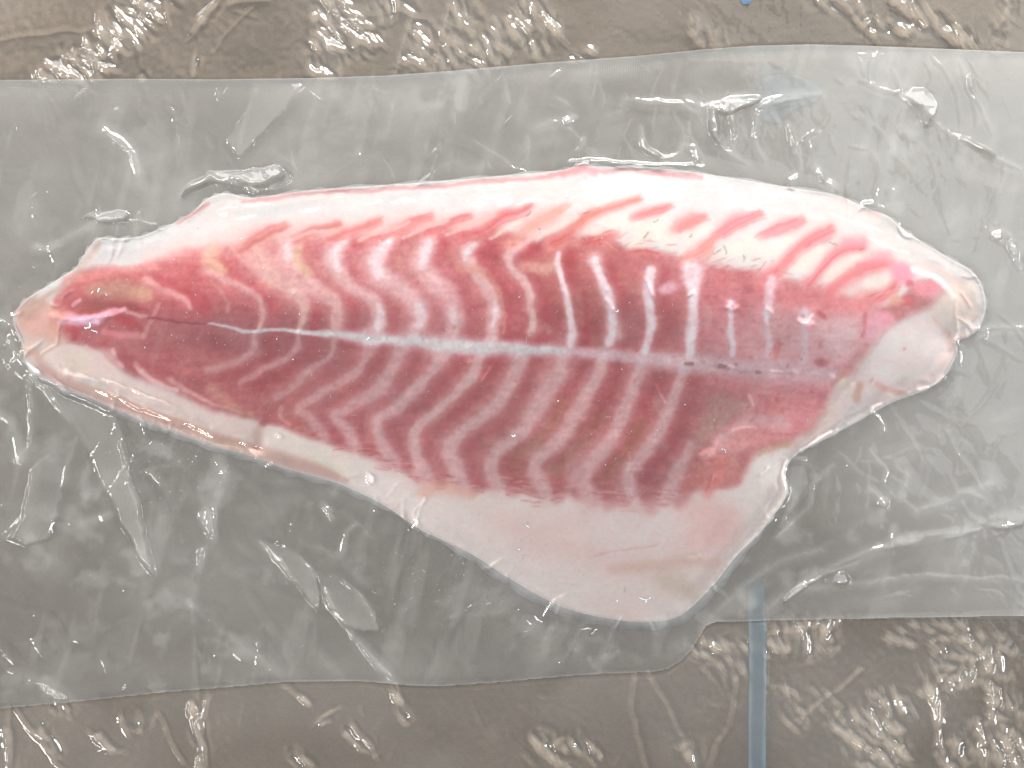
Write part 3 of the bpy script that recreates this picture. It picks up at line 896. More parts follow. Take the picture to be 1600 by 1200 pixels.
# white line of the spine
stroke([(327, 507), (360, 512), (400, 516), (450, 515), (500, 522)], [3, 4, 6, 5, 8], (206, 204, 208), .95, .6)
stroke([(480, 520), (562, 527), (625, 529), (690, 536), (750, 542), (820, 547), (887, 548), (950, 555), (1000, 560), (1075, 567), (1150, 575), (1225, 581), (1300, 587)],
       [6, 18, 20, 28, 26, 22, 16, 18, 22, 28, 30, 32, 26], (216, 200, 208), .75, .75)
stroke([(480, 520), (562, 527), (625, 529), (690, 536), (750, 542), (820, 547), (880, 547)], [4, 10, 11, 17, 16, 12, 6], (206, 203, 205), .9, .85)
stroke([(1070, 566), (1080, 568)], 5, (140, 84, 84), .8)
stroke([(1122, 574), (1134, 575)], 5, (140, 84, 84), .8)
stroke([(1100, 572), (1150, 577), (1250, 585)], 3, (186, 158, 164), .6)
for pts, w in [(UP[11][0], 13), (UP[12][0], [28, 24, 14, 13, 12, 12]), (UP[13][0], 9), (UP[14][0], [14, 15, 9, 9]), (UP[15][0], [16, 11, 10]), (UP[10][0], 11), (UP[9][0], 9)]:
    stroke(pts, w, (232, 214, 222), .7, .6)
stroke([(1182, 580), (1188, 581)], 5, (150, 88, 88), .8)

# shoulder end: lilac membrane, pink flesh, pale lobe
patch([(1178, 505), (1215, 490), (1262, 486), (1300, 500), (1318, 480), (1345, 492), (1352, 520), (1330, 560), (1310, 588), (1250, 582), (1180, 572)], (224, 184, 188), .5, 36)
patch([(1300, 508), (1330, 500), (1346, 512), (1335, 545), (1312, 556), (1296, 540)], (230, 206, 208), .35, 24)
patch([(1360, 486), (1400, 492), (1392, 512), (1368, 528), (1348, 528)], (224, 168, 182), .85, 9)
blob(1412, 424, 24, 18, (220, 152, 170), .9, .4)
blob(1452, 450, 26, 14, (220, 148, 162), .9, .1)
blob(1421, 468, 9, 10, (196, 96, 104), .9)
blob(1403, 468, 11, 9, (212, 162, 146), .9)
blob(1424, 440, 8, 6, (196, 100, 116), .8)
stroke([(1352, 488), (1351, 505), (1347, 522)], 6, (204, 122, 126), .8)
blob(1284, 567, 12, 6, (196, 116, 122), .7)
blob(1213, 545, 6, 16, (204, 124, 122), .6)
blob(1283, 490, 9, 5, (196, 90, 96), .8, .4)
patch([(1110, 592), (1200, 592), (1290, 598), (1292, 625), (1268, 655), (1225, 672), (1170, 660), (1130, 635)], (220, 162, 168), .6, 24)
blob(1245, 645, 30, 22, (226, 158, 164), .6, -.4)
patch([(1110, 620), (1150, 618), (1172, 628), (1150, 655), (1110, 690), (1086, 705), (1088, 680), (1100, 645)], (192, 164, 154), .65, 14)
blob(1150, 618, 24, 12, (190, 118, 118), .4)
blob(1212, 632, 14, 20, (212, 130, 130), .4, .4)
stroke([(1098, 712), (1120, 695), (1150, 672), (1185, 656), (1230, 660)], [12, 16, 18, 20, 22], (226, 184, 186), .8, .8)
stroke([(1120, 708), (1160, 690), (1200, 680), (1250, 672), (1282, 640)], [14, 24, 24, 20, 12], (224, 166, 166), .7, .9)
patch([(1072, 730), (1100, 712), (1150, 712), (1172, 716), (1165, 735), (1148, 757), (1100, 764), (1062, 764)], (210, 158, 150), .6, 16)
stroke([(1122, 716), (1118, 745), (1108, 770)], 18, (214, 140, 136), .6, .8)
stroke([(1188, 708), (1215, 698), (1245, 694)], 10, (196, 160, 134), .7, .8)
patch([(1178, 725), (1212, 708), (1222, 730), (1222, 775), (1196, 808), (1168, 820), (1152, 790), (1164, 756)], (226, 210, 207), .7, 16)
patch([(1340, 590), (1365, 556), (1396, 520), (1440, 496), (1470, 494), (1496, 540), (1478, 582), (1452, 602), (1415, 614), (1376, 626)], (227, 205, 204), .9, 18)
stroke([(1384, 538), (1420, 545), (1460, 530)], 40, (228, 212, 210), .6, .9)
stroke([(1376, 582), (1420, 588), (1460, 572)], 18, (228, 211, 208), .7, .9)
stroke([(1402, 504), (1374, 532), (1350, 560), (1336, 582)], [4, 5, 5, 7], (212, 178, 172), .7)
stroke([(1300, 604), (1312, 592), (1326, 580), (1336, 570)], [6, 9, 9, 6], (206, 156, 150), .6)
blob(1320, 598, 12, 8, (230, 220, 200), .95, -.5)
stroke([(1296, 626), (1284, 650), (1262, 676)], 8, (206, 150, 140), .6, .8)
stroke([(1330, 600), (1310, 625), (1290, 660), (1262, 686), (1240, 700)], [22, 28, 26, 16, 12], (224, 203, 200), .9, .85)
stroke([(1345, 600), (1340, 620)], 12, (204, 164, 150), .7)
stroke([(1372, 600), (1388, 608), (1420, 612)], 8, (212, 166, 158), .6)
stroke([(1462, 498), (1486, 520), (1494, 540), (1512, 526)], 8, (214, 186, 176), .7)
patch([(1450, 480), (1480, 450), (1520, 440), (1534, 470), (1526, 505), (1500, 515), (1475, 495)], (224, 206, 198), .8, 12)
stroke([(1436, 410), (1470, 420), (1500, 444), (1518, 478)], [6, 6, 8, 8], (226, 196, 190), .7)
stroke([(1428, 418), (1468, 434), (1494, 462)], 8, (234, 222, 224), .7)
# belly: pink blush and long faint veins
patch([(760, 800), (900, 800), (1080, 790), (1150, 800), (1120, 860), (1000, 900), (880, 880), (780, 840)], (222, 194, 192), .55, 30)
blob(1105, 818, 60, 46, (218, 182, 178), .5)
patch([(940, 800), (1060, 800), (1080, 840), (1000, 870), (930, 850)], (226, 212, 212), .5, 24)
stroke([(960, 890), (1060, 880), (1120, 880)], 16, (208, 182, 172), .5, .9)
stroke([(1040, 905), (1080, 925)], 30, (208, 192, 180), .6, .9)
stroke([(660, 770), (690, 762), (740, 775)], [14, 20, 12], (218, 176, 162), .6, .9)
stroke([(930, 872), (980, 860), (1030, 850)], 3, (206, 172, 174), .5)
# rims: pink skin side showing along the back, brownish along the lower left edge, grey along the belly
BACK = [(275, 349), (300, 334), (322, 316)], [(382, 312), (412, 311), (475, 303), (540, 298), (600, 294), (700, 287), (800, 278), (870, 271), (915, 260), (960, 266), (1040, 270), (1100, 277)]
for p in BACK:
    stroke(p, 6, (206, 150, 152), .75, .7)
stroke([(880, 270), (912, 260), (932, 266)], 12, (216, 160, 164), .8)
stroke([(1020, 268), (1045, 272), (1100, 280)], 5, (216, 160, 164), .6)
stroke([(1320, 312), (1356, 328), (1380, 338)], 6, (216, 190, 188), .7)
stroke([(60, 575), (100, 598), (150, 616), (200, 638), (250, 657), (300, 675), (350, 692), (400, 706), (450, 722), (500, 737), (540, 752)], [16, 18, 18, 18, 18, 20, 20, 22, 22, 18, 8], (198, 168, 162), .85, .7, warped=False)
stroke([(150, 610), (200, 630), (240, 648), (290, 664), (330, 678), (372, 692)], 7, (200, 166, 150), .6)
for k in range(9):
    blob(300 + k * 12.5 + (k % 3) * 3, 652 + 26 + k * 4.2, 8, 5, (216, 196, 180), .6, .3)
stroke([(36, 486), (70, 462), (110, 436), (135, 402), (150, 382)], 10, (196, 170, 160), .6, .9, warped=False)
# white streaks of fat and dark hairs on the back
r = np.random.RandomState(4)
for k in range(46):
    u0 = r.uniform(330, 1430)
    yt = np.interp(u0, [330, 600, 900, 1100, 1300, 1430], [318, 300, 276, 284, 312, 375])
    v0 = yt + r.uniform(4, 34)
    L = r.uniform(14, 46)
    sl_ = np.interp(u0, [330, 900, 1050, 1300, 1430], [-.15, -.06, 0.1, .2, .5])
    stroke([(u0, v0), (u0 + L / 2, v0 + sl_ * L / 2), (u0 + L, v0 + sl_ * L)], [1.5, r.uniform(2, 6), 1.5], (240, 234, 236) if k % 3 else (226, 196, 194), .5, .8)
for (u0, v0, du, dv) in [(1074, 372, 3, -6), (1130, 385, 2, 14), (1112, 398, 14, -6), (1160, 400, 1, 10), (1020, 348, 6, -4), (842, 358, 2, 3), (910, 335, 10, -5), (1296, 378, 12, 6), (910, 372, 4, 4), (1345, 390, 8, -4), (820, 338, 8, -6), (1006, 372, 5, -8)]:
    stroke([(u0, v0), (u0 + du / 2 + 1, v0 + dv / 2), (u0 + du, v0 + dv)], 1.7, (120, 104, 100), .6, .6)
# fine fibre grain
g1 = fbm(U * 0.25, V, 5, 131, 2)
g2 = vnoise(U, V, 3.6, 141) * 0.5 + fbm(U, V, 9, 143, 2) * 0.5
C = C * (1 + 0.035 * (g1 * (0.25 + a_red))[..., None]) * (1 + 0.07 * (g2 * (0.25 + a_red))[..., None] * np.array([.6, 1.2, 1.1]))
for k in range(80):   # little dark capillary flecks in the red flesh
    u0, v0 = (r.normal(1120, 110), r.normal(540, 50)) if k % 2 else (r.uniform(560, 1240), r.uniform(420, 720))
    blob(u0, v0, r.uniform(1.5, 5), r.uniform(1.5, 3.5), (176, 92, 98), r.uniform(.15, .4), r.uniform(0, 3))

# display colour -> surface colour
C = 0.75 * C + 0.25 * np.dstack([blur(C[..., k], 1) for k in range(3)])
VEIL, GAIN = np.array((0.045, 0.082, 0.082)), np.array((0.735, 0.68, 0.685))
ALB = np.clip((lin(np.clip(C, 0, 250)) - VEIL) / GAIN, 0.01, 0.92)

# thickness in millimetres
Tx = np.interp(U, [20, 120, 300, 600, 950, 1200, 1380, 1540], [1.7, 2.8, 4.2, 5.4, 5.8, 5.2, 4.0, 2.4])
vb = np.interp(U, [30, 400, 520, 700, 900, 1050, 1200, 1300], [600, 660, 700, 750, 775, 785, 700, 620])
Tx = Tx * (1 - 0.58 * smooth(-40, 150, V - vb))
lobe = smooth(0, 60, (U - 1340) + (V - 590) * 0.8)
Tx = Tx * (1 - 0.35 * lobe)
sd_s = np.where(sd > 4, np.minimum(sd, blur(sd, 9)), sd)
d_ = np.clip(sd_s + 2.5 * fbm(U, V, 26, 157, 2), 0, None)
EDGE = 0.9 + 0.25 * fbm(U, V, 120, 159, 2)
Zf = EDGE + np.clip(Tx - 1.0, 0.3, None) * (1 - np.exp(-(d_ / 115) ** 1.15))
Zf = Zf * (1 - smooth(6, 24, sd)) + blur(Zf, 8) * smooth(6, 24, sd)
Zf = np.where(sd < 0, EDGE * np.clip(1 + sd / 4, 0, 1), Zf)
relief = 0.16 * fbm(U, V, 60, 151, 3) + 0.05 * fbm(U, V, 12, 155, 2)


def bump(pts, w, h):
    global relief
    P = spline(pts, 4)
    sl = gf.box(P, w * 3)
    d, _ = polydist(gf.WU[sl], gf.WV[sl], P)
    relief[sl] += h * np.exp(-(d / w) ** 2)


for pts, w, col, op in UP:
    bump(pts, 5, 0.10)
for pts, w, col, op in LO:
    bump(pts, 7, 0.06)
bump([(327, 507), (400, 516), (520, 524), (620, 529), (720, 540), (850, 548), (1000, 559), (1150, 575), (1300, 587)], 9, 0.16)
bump([(440, 622), (416, 660), (402, 700)], 10, -0.45)
bump([(1404, 500), (1372, 532), (1338, 580), (1300, 604)], 6, -0.2)
bump([(1262, 690), (1300, 640), (1330, 600)], 10, 0.2)
bump([(110, 478), (160, 478), (220, 486)], 9, -0.25)
bump([(80, 494), (120, 500), (165, 492)], 8, 0.3)
bump([(1098, 712), (1150, 674), (1230, 660)], 10, 0.2)
bump([(100, 584), (200, 622), (300, 664), (400, 692)], 8, 0.25)
bump([(95, 606), (200, 640), (300, 676), (400, 706)], 6, -0.2)
Zf = Zf + relief * smooth(-1, 14, sd)
Z0F = 2.35
Zflesh = (Z0F + Zf) * 0.001

# which piece every cell belongs to
NU, NL = len(UP), len(LO)
cu, cv = 0.5 * (U[1:, 1:] + U[:-1, :-1]), 0.5 * (V[1:, 1:] + V[:-1, :-1])
wu, wv = 0.5 * (gf.WU[1:, 1:] + gf.WU[:-1, :-1]), 0.5 * (gf.WV[1:, 1:] + gf.WV[:-1, :-1])
sc_ = 0.5 * (sd[1:, 1:] + sd[:-1, :-1])
mid = np.interp(cu, [20, 327, 500, 625, 750, 887, 1000, 1150, 1300, 1560], [500, 507, 522, 529, 542, 548, 559, 575, 587, 600])


def edge_x(pts, upper):
    p = np.array(pts, float)
    if upper:
        p = np.vstack([[p[0, 0] + 90, p[0, 1] - 50], p])
    else:
        p = np.vstack([p, [p[-1, 0] + 12, p[-1, 1] + 40]])
    o = np.argsort(p[:, 1], kind='stable')
    return np.interp(wv, p[o, 1], p[o, 0])


iu = np.zeros(cu.shape, int); il = np.zeros(cu.shape, int)
for pts, *_ in UP:
    iu += (wu > edge_x(pts, True))
for pts, *_ in LO:
    il += (wu > edge_x(pts, False))
NAMES, MATS = {}, {}
lab = np.where(cv < mid, 100 + iu, 200 + il)
for k in range(NU + 1):
    NAMES[100 + k] = 'muscle_segment'
for k in range(NL + 1):
    NAMES[200 + k] = 'muscle_segment'
red_c = 0.5 * (a_red[1:, 1:] + a_red[:-1, :-1])
upper_edge = (cv < mid) & (red_c < 0.5)
lab = np.where(upper_edge, 10, lab); NAMES[10] = 'back_edge'
low_edge = (cv >= mid) & (red_c < 0.5)
lab = np.where(low_edge & (cu >= 545), 11, lab); NAMES[11] = 'belly_flap'
lab = np.where(low_edge & (cu < 545), 12, lab); NAMES[12] = 'fat_strip'
lob = inside(wu, wv, spline([(1304, 604), (1340, 585), (1400, 502), (1470, 488), (1545, 500), (1545, 560), (1480, 640), (1380, 700), (1300, 700), (1262, 690)], 4, closed=True))
lab = np.where(lob, 13, lab); NAMES[13] = 'shoulder_lobe'
# the pale sheets themselves
for base, LST in ((300, UP), (400, LO)):
    for k, (pts, w, col, op) in enumerate(LST):
        P = spline(np.c_[np.array(pts, float), np.array(w, float)], 4)
        sl = gf.box(P, 30)
        s2 = (slice(sl[0].start, min(sl[0].stop, cu.shape[0])), slice(sl[1].start, min(sl[1].stop, cu.shape[1])))
        d, wv_ = polydist(wu[s2], wv[s2], P, P[:, 2])
        sub = lab[s2]
        lab[s2] = np.where((d < wv_ * 0.5) & (sub >= 100), base + k, sub)
        NAMES[base + k] = 'septum'
P = np.array([(327, 507, 4), (400, 516, 6), (500, 522, 8), (625, 529, 14), (750, 542, 20), (887, 548, 14), (1000, 559, 16), (1150, 575, 20), (1300, 587, 20)], float)
d, wv_ = polydist(wu, wv, P, P[:, 2])
lab = np.where((d < wv_ * 0.5) & (lab >= 100), 14, lab); NAMES[14] = 'midline'
lab = np.where(sc_ < -3.4, -1, lab)
for k in NAMES:
    MATS[k] = M_FLESH
fillet = tag(empty('fish_fillet', (0, 0, 0)), 'raw red and white fish fillet with a herringbone pattern, sealed inside the bag', 'fish fillet')
parts = sheet_parts(gf, Zflesh, sd, lab, NAMES, MATS, fillet, color=ALB, snap=3.4)
for L, txt in ((10, 'thick white fat along the back of the fillet'), (11, 'pale pink boneless belly flap'), (12, 'cream fat strip along the narrow lower edge'),
               (13, 'pale cream lobe at the wide end'), (14, 'grey-white line along the middle')):
    if L in parts:
        parts[L]['label'] = txt

# the skin under the flesh, a little wider at the belly
off = np.zeros(len(OUT))
for k, (a, b) in enumerate(OUT):
    off[k] = 5.0 + 10 * float(smooth(800, 900, b)) * float(smooth(560, 640, a)) + 6 * float(smooth(560, 600, b)) * float(smooth(640, 560, a))
T = np.roll(OUT, -1, 0) - np.roll(OUT, 1, 0)
T /= np.linalg.norm(T, axis=1)[:, None]
nrm = np.c_[T[:, 1], -T[:, 0]]
cen = OUT.mean(0)
SK = OUT + nrm * (off + 2.0 * np.sin(np.arange(len(OUT)) * 1.7))[:, None]
IN = OUT - nrm * 6
n = len(OUT)
ring = lambda P, z: [(wx(a), wy(b), z) for a, b in P]
co = np.array(ring(IN, .00285) + ring(SK, .00250) + ring(SK, .00226) + ring(IN, .00226))
q = []
for k in range(n):
    j = (k + 1) % n
    for r_ in range(3):
        q.append((r_ * n + k, (r_ + 1) * n + k, (r_ + 1) * n + j, r_ * n + j))
    q.append((3 * n + k, k, j, 3 * n + j))
sk = raw_mesh('skin', co, q, M_SKIN, fillet)
sk['label'] = 'silver grey skin edge under the flesh'

# ------------------------------------------------------------------ the vacuum bag
gb = Grid(axis(-20, 1620, 2.2, -260, 1890, 20), np.arange(54, 1136, 2.2))
gb.warp(4, 40, 171)
gb.WU = gb.WU + 2.2 * fbm(gb.U, gb.V, 14, 175, 2)
gb.WV = gb.WV + 2.2 * fbm(gb.U, gb.V, 14, 177, 2)
U, V = gb.U, gb.V
sb = gb.sdf(BAG, 90)
so = gb.sdf(OUT, 90)
# fillet height on this grid
fi = np.clip((U - gf.us[0]) / 1.8, 0, len(gf.us) - 1.001); fj = np.clip((V - gf.vs[0]) / 1.8, 0, len(gf.vs) - 1.001)
i0, j0 = fi.astype(int), fj.astype(int)
di, dj = fi - i0, fj - j0
Zl = np.where(sd < -3.4, 0.0, Zf)
ZF = (Zl[j0, i0] * (1 - di) + Zl[j0, i0 + 1] * di) * (1 - dj) + (Zl[j0 + 1, i0] * (1 - di) + Zl[j0 + 1, i0 + 1] * di) * dj
ZF = np.where(so < -4, 0, ZF)
tight = blur(ZF, 3)
loose = blur(np.where(so > -3, np.minimum(ZF, 1.0), 0), 13) * 1.25
deep = smooth(14, 40, so)
tight = tight * (1 - deep) + (blur(ZF, 12) + 0.05) * deep
rim = 0.95 + 0.25 * fbm(U, V, 120, 159, 2) + 0.22
over = np.where(so < 0, np.maximum(rim * np.exp(-(np.clip(-so, 0, None) / (26 + 10 * fbm(U, V, 80, 199, 2))) ** 1.3), 0), np.maximum(ZF + 0.06, np.where(so < 14, ZF + 0.22, tight + 0.22)))
flat = 0.24 + 0.16 * fbm(U, V, 210, 181, 3) + 0.17 * trinoise(gb.WU, gb.WV, 80, 185) + 0.07 * trinoise(gb.WU * .8 + gb.WV * .4, gb.WV - .3 * gb.WU, 38, 186) + 0.02 * fbm(U, V, 26, 187, 2)
H = np.maximum(over, flat)
H = np.where(so > 2, over + 0.10 * fbm(U, V, 90, 189, 3), H)
HAZ = 0.046 + 0.035 * smooth(-0.3, 0.6, fbm(U, V, 190, 191, 5)) - 0.02 * smooth(700, 1000, V) + 0.035 * smooth(0.05, 0.6, fbm(U * 0.8 + V * 0.3, V, 60, 193, 4))
HAZ += 0.055 * smooth(0.12, 0.5, fbm(U, V, 34, 195, 5)) * smooth(-0.1, 0.4, fbm(U, V, 220, 196, 2)) + 0.03 * smooth(0.2, 0.5, fbm(U * 1.6 + V * .4, V * .35, 40, 198, 4))
HAZ += 0.07 * smooth(1150, 1500, U + 0.2 * (600 - V)) * smooth(6, -20, so)  # extra milkiness to the right paints in the window's reflection on the film
HAZ += 0.05 * smooth(5, -25, so) * smooth(700, 300, V)  # upper film whitened as well, in place of reflected window light
HAZ = np.where(so > 0, HAZ * (1 - 0.5 * smooth(0, 12, so)), HAZ)
lump = np.zeros(U.shape)
BRK = fbm(U, V, 26, 197, 2)
reg = np.zeros(U.shape, int)          # regions of folds, for the parts


def ridge(pts, w, h, hz=0.0, region=0, warped=True):
    """a soft fold of the film standing up along a spline"""
    p = np.array(pts, float)
    hs = np.full(len(p), float(h)) if np.isscalar(h) else np.array(h, float)
    P = spline(np.c_[p, hs], 5) if len(p) > 2 else np.c_[p, hs]
    sl = gb.box(P, w * 4)
    gu, gv = (gb.WU, gb.WV) if warped else (U, V)
    d, hh = polydist(gu[sl], gv[sl], P, P[:, 2])
    lump[sl] += hh * 0.62 * (1 + 0.6 * BRK[sl]) * np.exp(-(d / max(w * 0.56, 2.0)) ** 1.35)
    HAZ[sl] += hz * np.exp(-(d / (w * 1.5)) ** 2)
    if region:
        reg[sl] = np.where(d < w * 1.4, region, reg[sl])


def pleat(poly, h, edge, tilt=(0, 0), hz=0.07, region=0):
    hz *= 0.45
    """a flattened fold: a raised facet with steep edges"""
    P = np.array(poly, float)
    h *= 0.7
    s = gb.sdf(P, 30, warped=True)
    a = smooth(-edge * .7, edge * .7, s)
    c = P.mean(0)
    lump[:] += a * (h + tilt[0] * (U - c[0]) * S * 1000 + tilt[1] * (V - c[1]) * S * 1000)
    HAZ[:] += hz * a
    if region:
        reg[:] = np.where(s > -edge, region, reg)


# triangular fold at the upper edge
pleat([(398, 128), (470, 130), (440, 172), (408, 204), (382, 232), (372, 243), (364, 230), (356, 215), (372, 188), (388, 160)], .55, 3.5, (.05, .06), .07, 1)
ridge([(400, 132), (385, 168), (357, 213), (371, 243)], 3.0, .45, 0, 1)
ridge([(474, 134), (440, 174), (410, 203), (374, 242)], 3.0, .4, 0, 1)
# bright hump at the upper left
ridge([(158, 196), (182, 212), (200, 230), (206, 252), (214, 280)], 9, [.3, .9, 1.1, .9, .2], .05, 2)
ridge([(196, 232), (202, 248)], 3, -.3)
# folded lip along the tail's upper edge
pleat([(284, 303), (298, 284), (325, 268), (372, 266), (420, 256), (438, 262), (452, 280), (430, 290), (398, 300), (372, 290), (330, 280)], .9, 5, (-.16, .22), .10, 3)
ridge([(283, 304), (302, 284), (332, 270), (372, 276), (400, 298)], 4, .5, .04, 3)
pleat([(128, 336), (148, 328), (196, 330), (194, 346), (176, 350), (150, 346), (146, 340)], .6, 3, (-.2, .25), .13, 4)
ridge([(214, 330), (212, 350), (208, 366)], 2.6, .5, .04, 4)
ridge([(52, 384), (84, 378), (120, 360), (148, 342)], 5, .35, .05)
ridge([(55, 380), (70, 386), (92, 382)], 3, .3, .05)
# folds above the back on the right
ridge([(975, 154), (1000, 151), (1050, 158), (1085, 172)], 4.5, [.2, .6, .5, .2], .04, 5)
ridge([(1110, 172), (1112, 198), (1128, 224), (1150, 244), (1168, 250)], 5.5, [.4, .9, 1.0, .7, .3], .05, 5)
ridge([(1285, 146), (1242, 144), (1204, 154), (1187, 170), (1181, 200), (1183, 224), (1196, 248)], 5, [.2, .6, .9, 1, .8, .8, .5], .05, 6)
ridge([(1140, 160), (1148, 192), (1143, 228)], 5, [.3, .8, .4], .05, 5)
ridge([(1075, 158), (1110, 160), (1150, 150), (1190, 156)], 8, .45, .07, 5)
ridge([(1000, 200), (1004, 228), (1034, 246), (1056, 241), (1066, 224)], 4, [.2, .7, .6, .6, .2], .05, 7)
ridge([(1074, 228), (1086, 228), (1097, 248)], 5, .7, .05, 7)
ridge([(1233, 192), (1245, 218), (1252, 242), (1250, 264), (1238, 278), (1239, 292)], 4, [.3, .5, .8, .8, .6, .5], .05, 6)
ridge([(893, 250), (950, 249), (1000, 255), (1100, 258)], 3, [.3, .5, .5, .4], .03)
ridge([(1276, 258), (1284, 274), (1300, 290)], 7, [.5, 1.0, .4], .05, 8)
ridge([(1300, 284), (1312, 296)], 4, .5, .04, 8)
pleat([(1402, 144), (1432, 132), (1460, 142), (1470, 172), (1458, 192), (1448, 196), (1442, 172), (1424, 154)], .8, 4, (-.2, .2), .10, 9)
ridge([(1366, 130), (1410, 150), (1450, 180), (1490, 206), (1530, 226), (1600, 264)], 5, [.3, .5, .5, .5, .7, .4], .05, 9)
ridge([(1500, 74), (1518, 138), (1540, 172), (1556, 212)], 5, [.3, .7, .6, .2], .04)
ridge([(1372, 80), (1362, 104), (1366, 130)], 4, .4, .03)
ridge([(1344, 326), (1362, 316), (1384, 326)], 5, .7, .03)
ridge([(1394, 312), (1400, 296)], 4, .6, .04); ridge([(1408, 350), (1416, 364), (1428, 366)], 3.5, .6, .04)
ridge([(1552, 358), (1560, 348)], 3, .5, .05); ridge([(1553, 362), (1562, 372), (1570, 377)], 3, .6, .05)
ridge([(1572, 358), (1582, 366), (1588, 378)], 3, .6, .05); ridge([(1580, 384), (1588, 398), (1594, 416)], 4, .6, .05)
ridge([(1532, 514), (1560, 512), (1640, 514)], 6, [.5, .4, .3], .05)
ridge([(1532, 510), (1542, 522), (1536, 528)], 5, .7, .03)
ridge([(840, 200), (870, 190), (895, 178)], 5, .3, .03); ridge([(900, 232), (906, 226), (912, 214)], 4, .5, .03)
# folds fanning out below the tail tip
ridge([(40, 586), (43, 622), (44, 662), (40, 698), (28, 716)], 3.2, [.8, .7, .7, .6, .2], .04, 10)
ridge([(48, 586), (75, 622), (104, 656)], 3.5, [.9, .7, .3], .05, 10)
pleat([(56, 592), (110, 622), (172, 650), (186, 690), (194, 736), (212, 796), (236, 900), (214, 868), (180, 806), (150, 740), (124, 684), (92, 634)], .75, 6, (.03, .05), .10, 11)
ridge([(172, 652), (186, 690), (192, 730), (206, 772), (216, 806), (224, 850), (238, 900)], 3, [.4, .5, .6, .6, .6, .5, .4], .03, 11)
ridge([(186, 815), (206, 842), (226, 890)], 3.5, .5, .03, 11)
pleat([(116, 684), (112, 712), (96, 748), (82, 800), (70, 844), (40, 854), (10, 842), (32, 812), (40, 776), (46, 738), (86, 708)], .7, 3.5, (-.05, .05), .07, 12)
ridge([(116, 683), (90, 706), (52, 728), (43, 750), (38, 782), (28, 812), (2, 836)], 3, [.5, .6, .6, .6, .6, .5, .4], .02, 12)
ridge([(116, 692), (102, 728), (88, 782), (78, 822), (68, 846), (38, 854), (2, 842)], 3, [.4, .6, .6, .6, .5, .4, .3], .02, 12)
ridge([(134, 732), (128, 760), (130, 790)], 5, .4, .05); ridge([(128, 818), (150, 812), (166, 806)], 7, .5, .07)
ridge([(12, 526), (14, 540), (22, 548), (34, 562)], 3.5, [.5, .7, .7, .4], .04); ridge([(38, 566), (48, 574), (58, 582)], 5, 1.0, .05)
ridge([(0, 500), (14, 510), (26, 530)], 4, .5, .04); ridge([(-20, 640), (10, 660), (30, 720)], 7, .5, .05)
ridge([(90, 506), (86, 522), (84, 538), (64, 550)], 2.6, .4, .02); ridge([(78, 472), (90, 474), (96, 460), (112, 452)], 2.6, .4, .02)
ridge([(158, 594), (200, 608), (240, 626), (272, 638)], 2.6, [.4, .6, .6, .3], .0); ridge([(150, 610), (185, 622), (216, 638), (262, 654)], 2.6, [.3, .6, .6, .3], .0)
ridge([(380, 692), (398, 714)], 2.4, .5, .0)
ridge([(228, 738), (236, 744), (246, 758)], 4, .5, .04); ridge([(240, 700), (262, 718), (275, 724)], 5, .3, .04)
# bright pillows and the long folds below the fillet
ridge([(316, 788), (312, 808), (320, 828), (331, 840)], 4.5, [.4, 1.0, 1.0, .4], .05, 13)
ridge([(333, 788), (336, 808), (333, 830)], 4, [.4, .8, .4], .05, 13)
ridge([(340, 720), (350, 745), (335, 775)], 8, .45, .06, 13)
ridge([(315, 858), (308, 876), (306, 894)], 5, [.4, .9, .4], .05, 13)
pleat([(402, 848), (430, 852), (458, 864), (492, 896), (500, 930), (498, 956), (474, 930), (444, 892), (416, 868)], .7, 4, (.05, .08), .08, 14)
ridge([(403, 850), (430, 876), (462, 916), (498, 955)], 3.5, [.7, .8, .6, .4], .02, 14)
pleat([(500, 898), (530, 906), (562, 932), (584, 962), (592, 990), (566, 992), (540, 976), (514, 950), (502, 920)], .7, 4, (.05, .08), .10, 14)
ridge([(496, 898), (530, 906), (560, 930), (584, 964)], 3, .6, .02, 14)
ridge([(505, 922), (516, 954), (546, 986), (552, 1000)], 3.5, .7, .03, 14)
ridge([(560, 1006), (590, 1042), (612, 1072)], 6, [.6, .6, .5], .05, 14)
ridge([(535, 860), (540, 838), (552, 822)], 4, .6, .05); ridge([(505, 790), (512, 806), (516, 812)], 4, .7, .05)
ridge([(536, 862), (532, 872)], 4, .4, .02); ridge([(648, 822), (654, 800), (660, 784)], 3, .6, .0); ridge([(652, 820), (645, 802), (655, 792), (661, 780)], 2.8, .5, .0)
ridge([(575, 740), (584, 756)], 6, .5, .0)
ridge([(290, 940), (350, 990), (440, 1062)], 4, .22, .02); ridge([(296, 900), (300, 1000), (302, 1082)], 3, .25, .02)
ridge([(370, 1020), (420, 1048), (460, 1066)], 10, .3, .03); ridge([(500, 1032), (520, 1050), (530, 1068)], 10, .4, .03); ridge([(30, 1056), (70, 1074), (105, 1096)], 10, .45, .04)
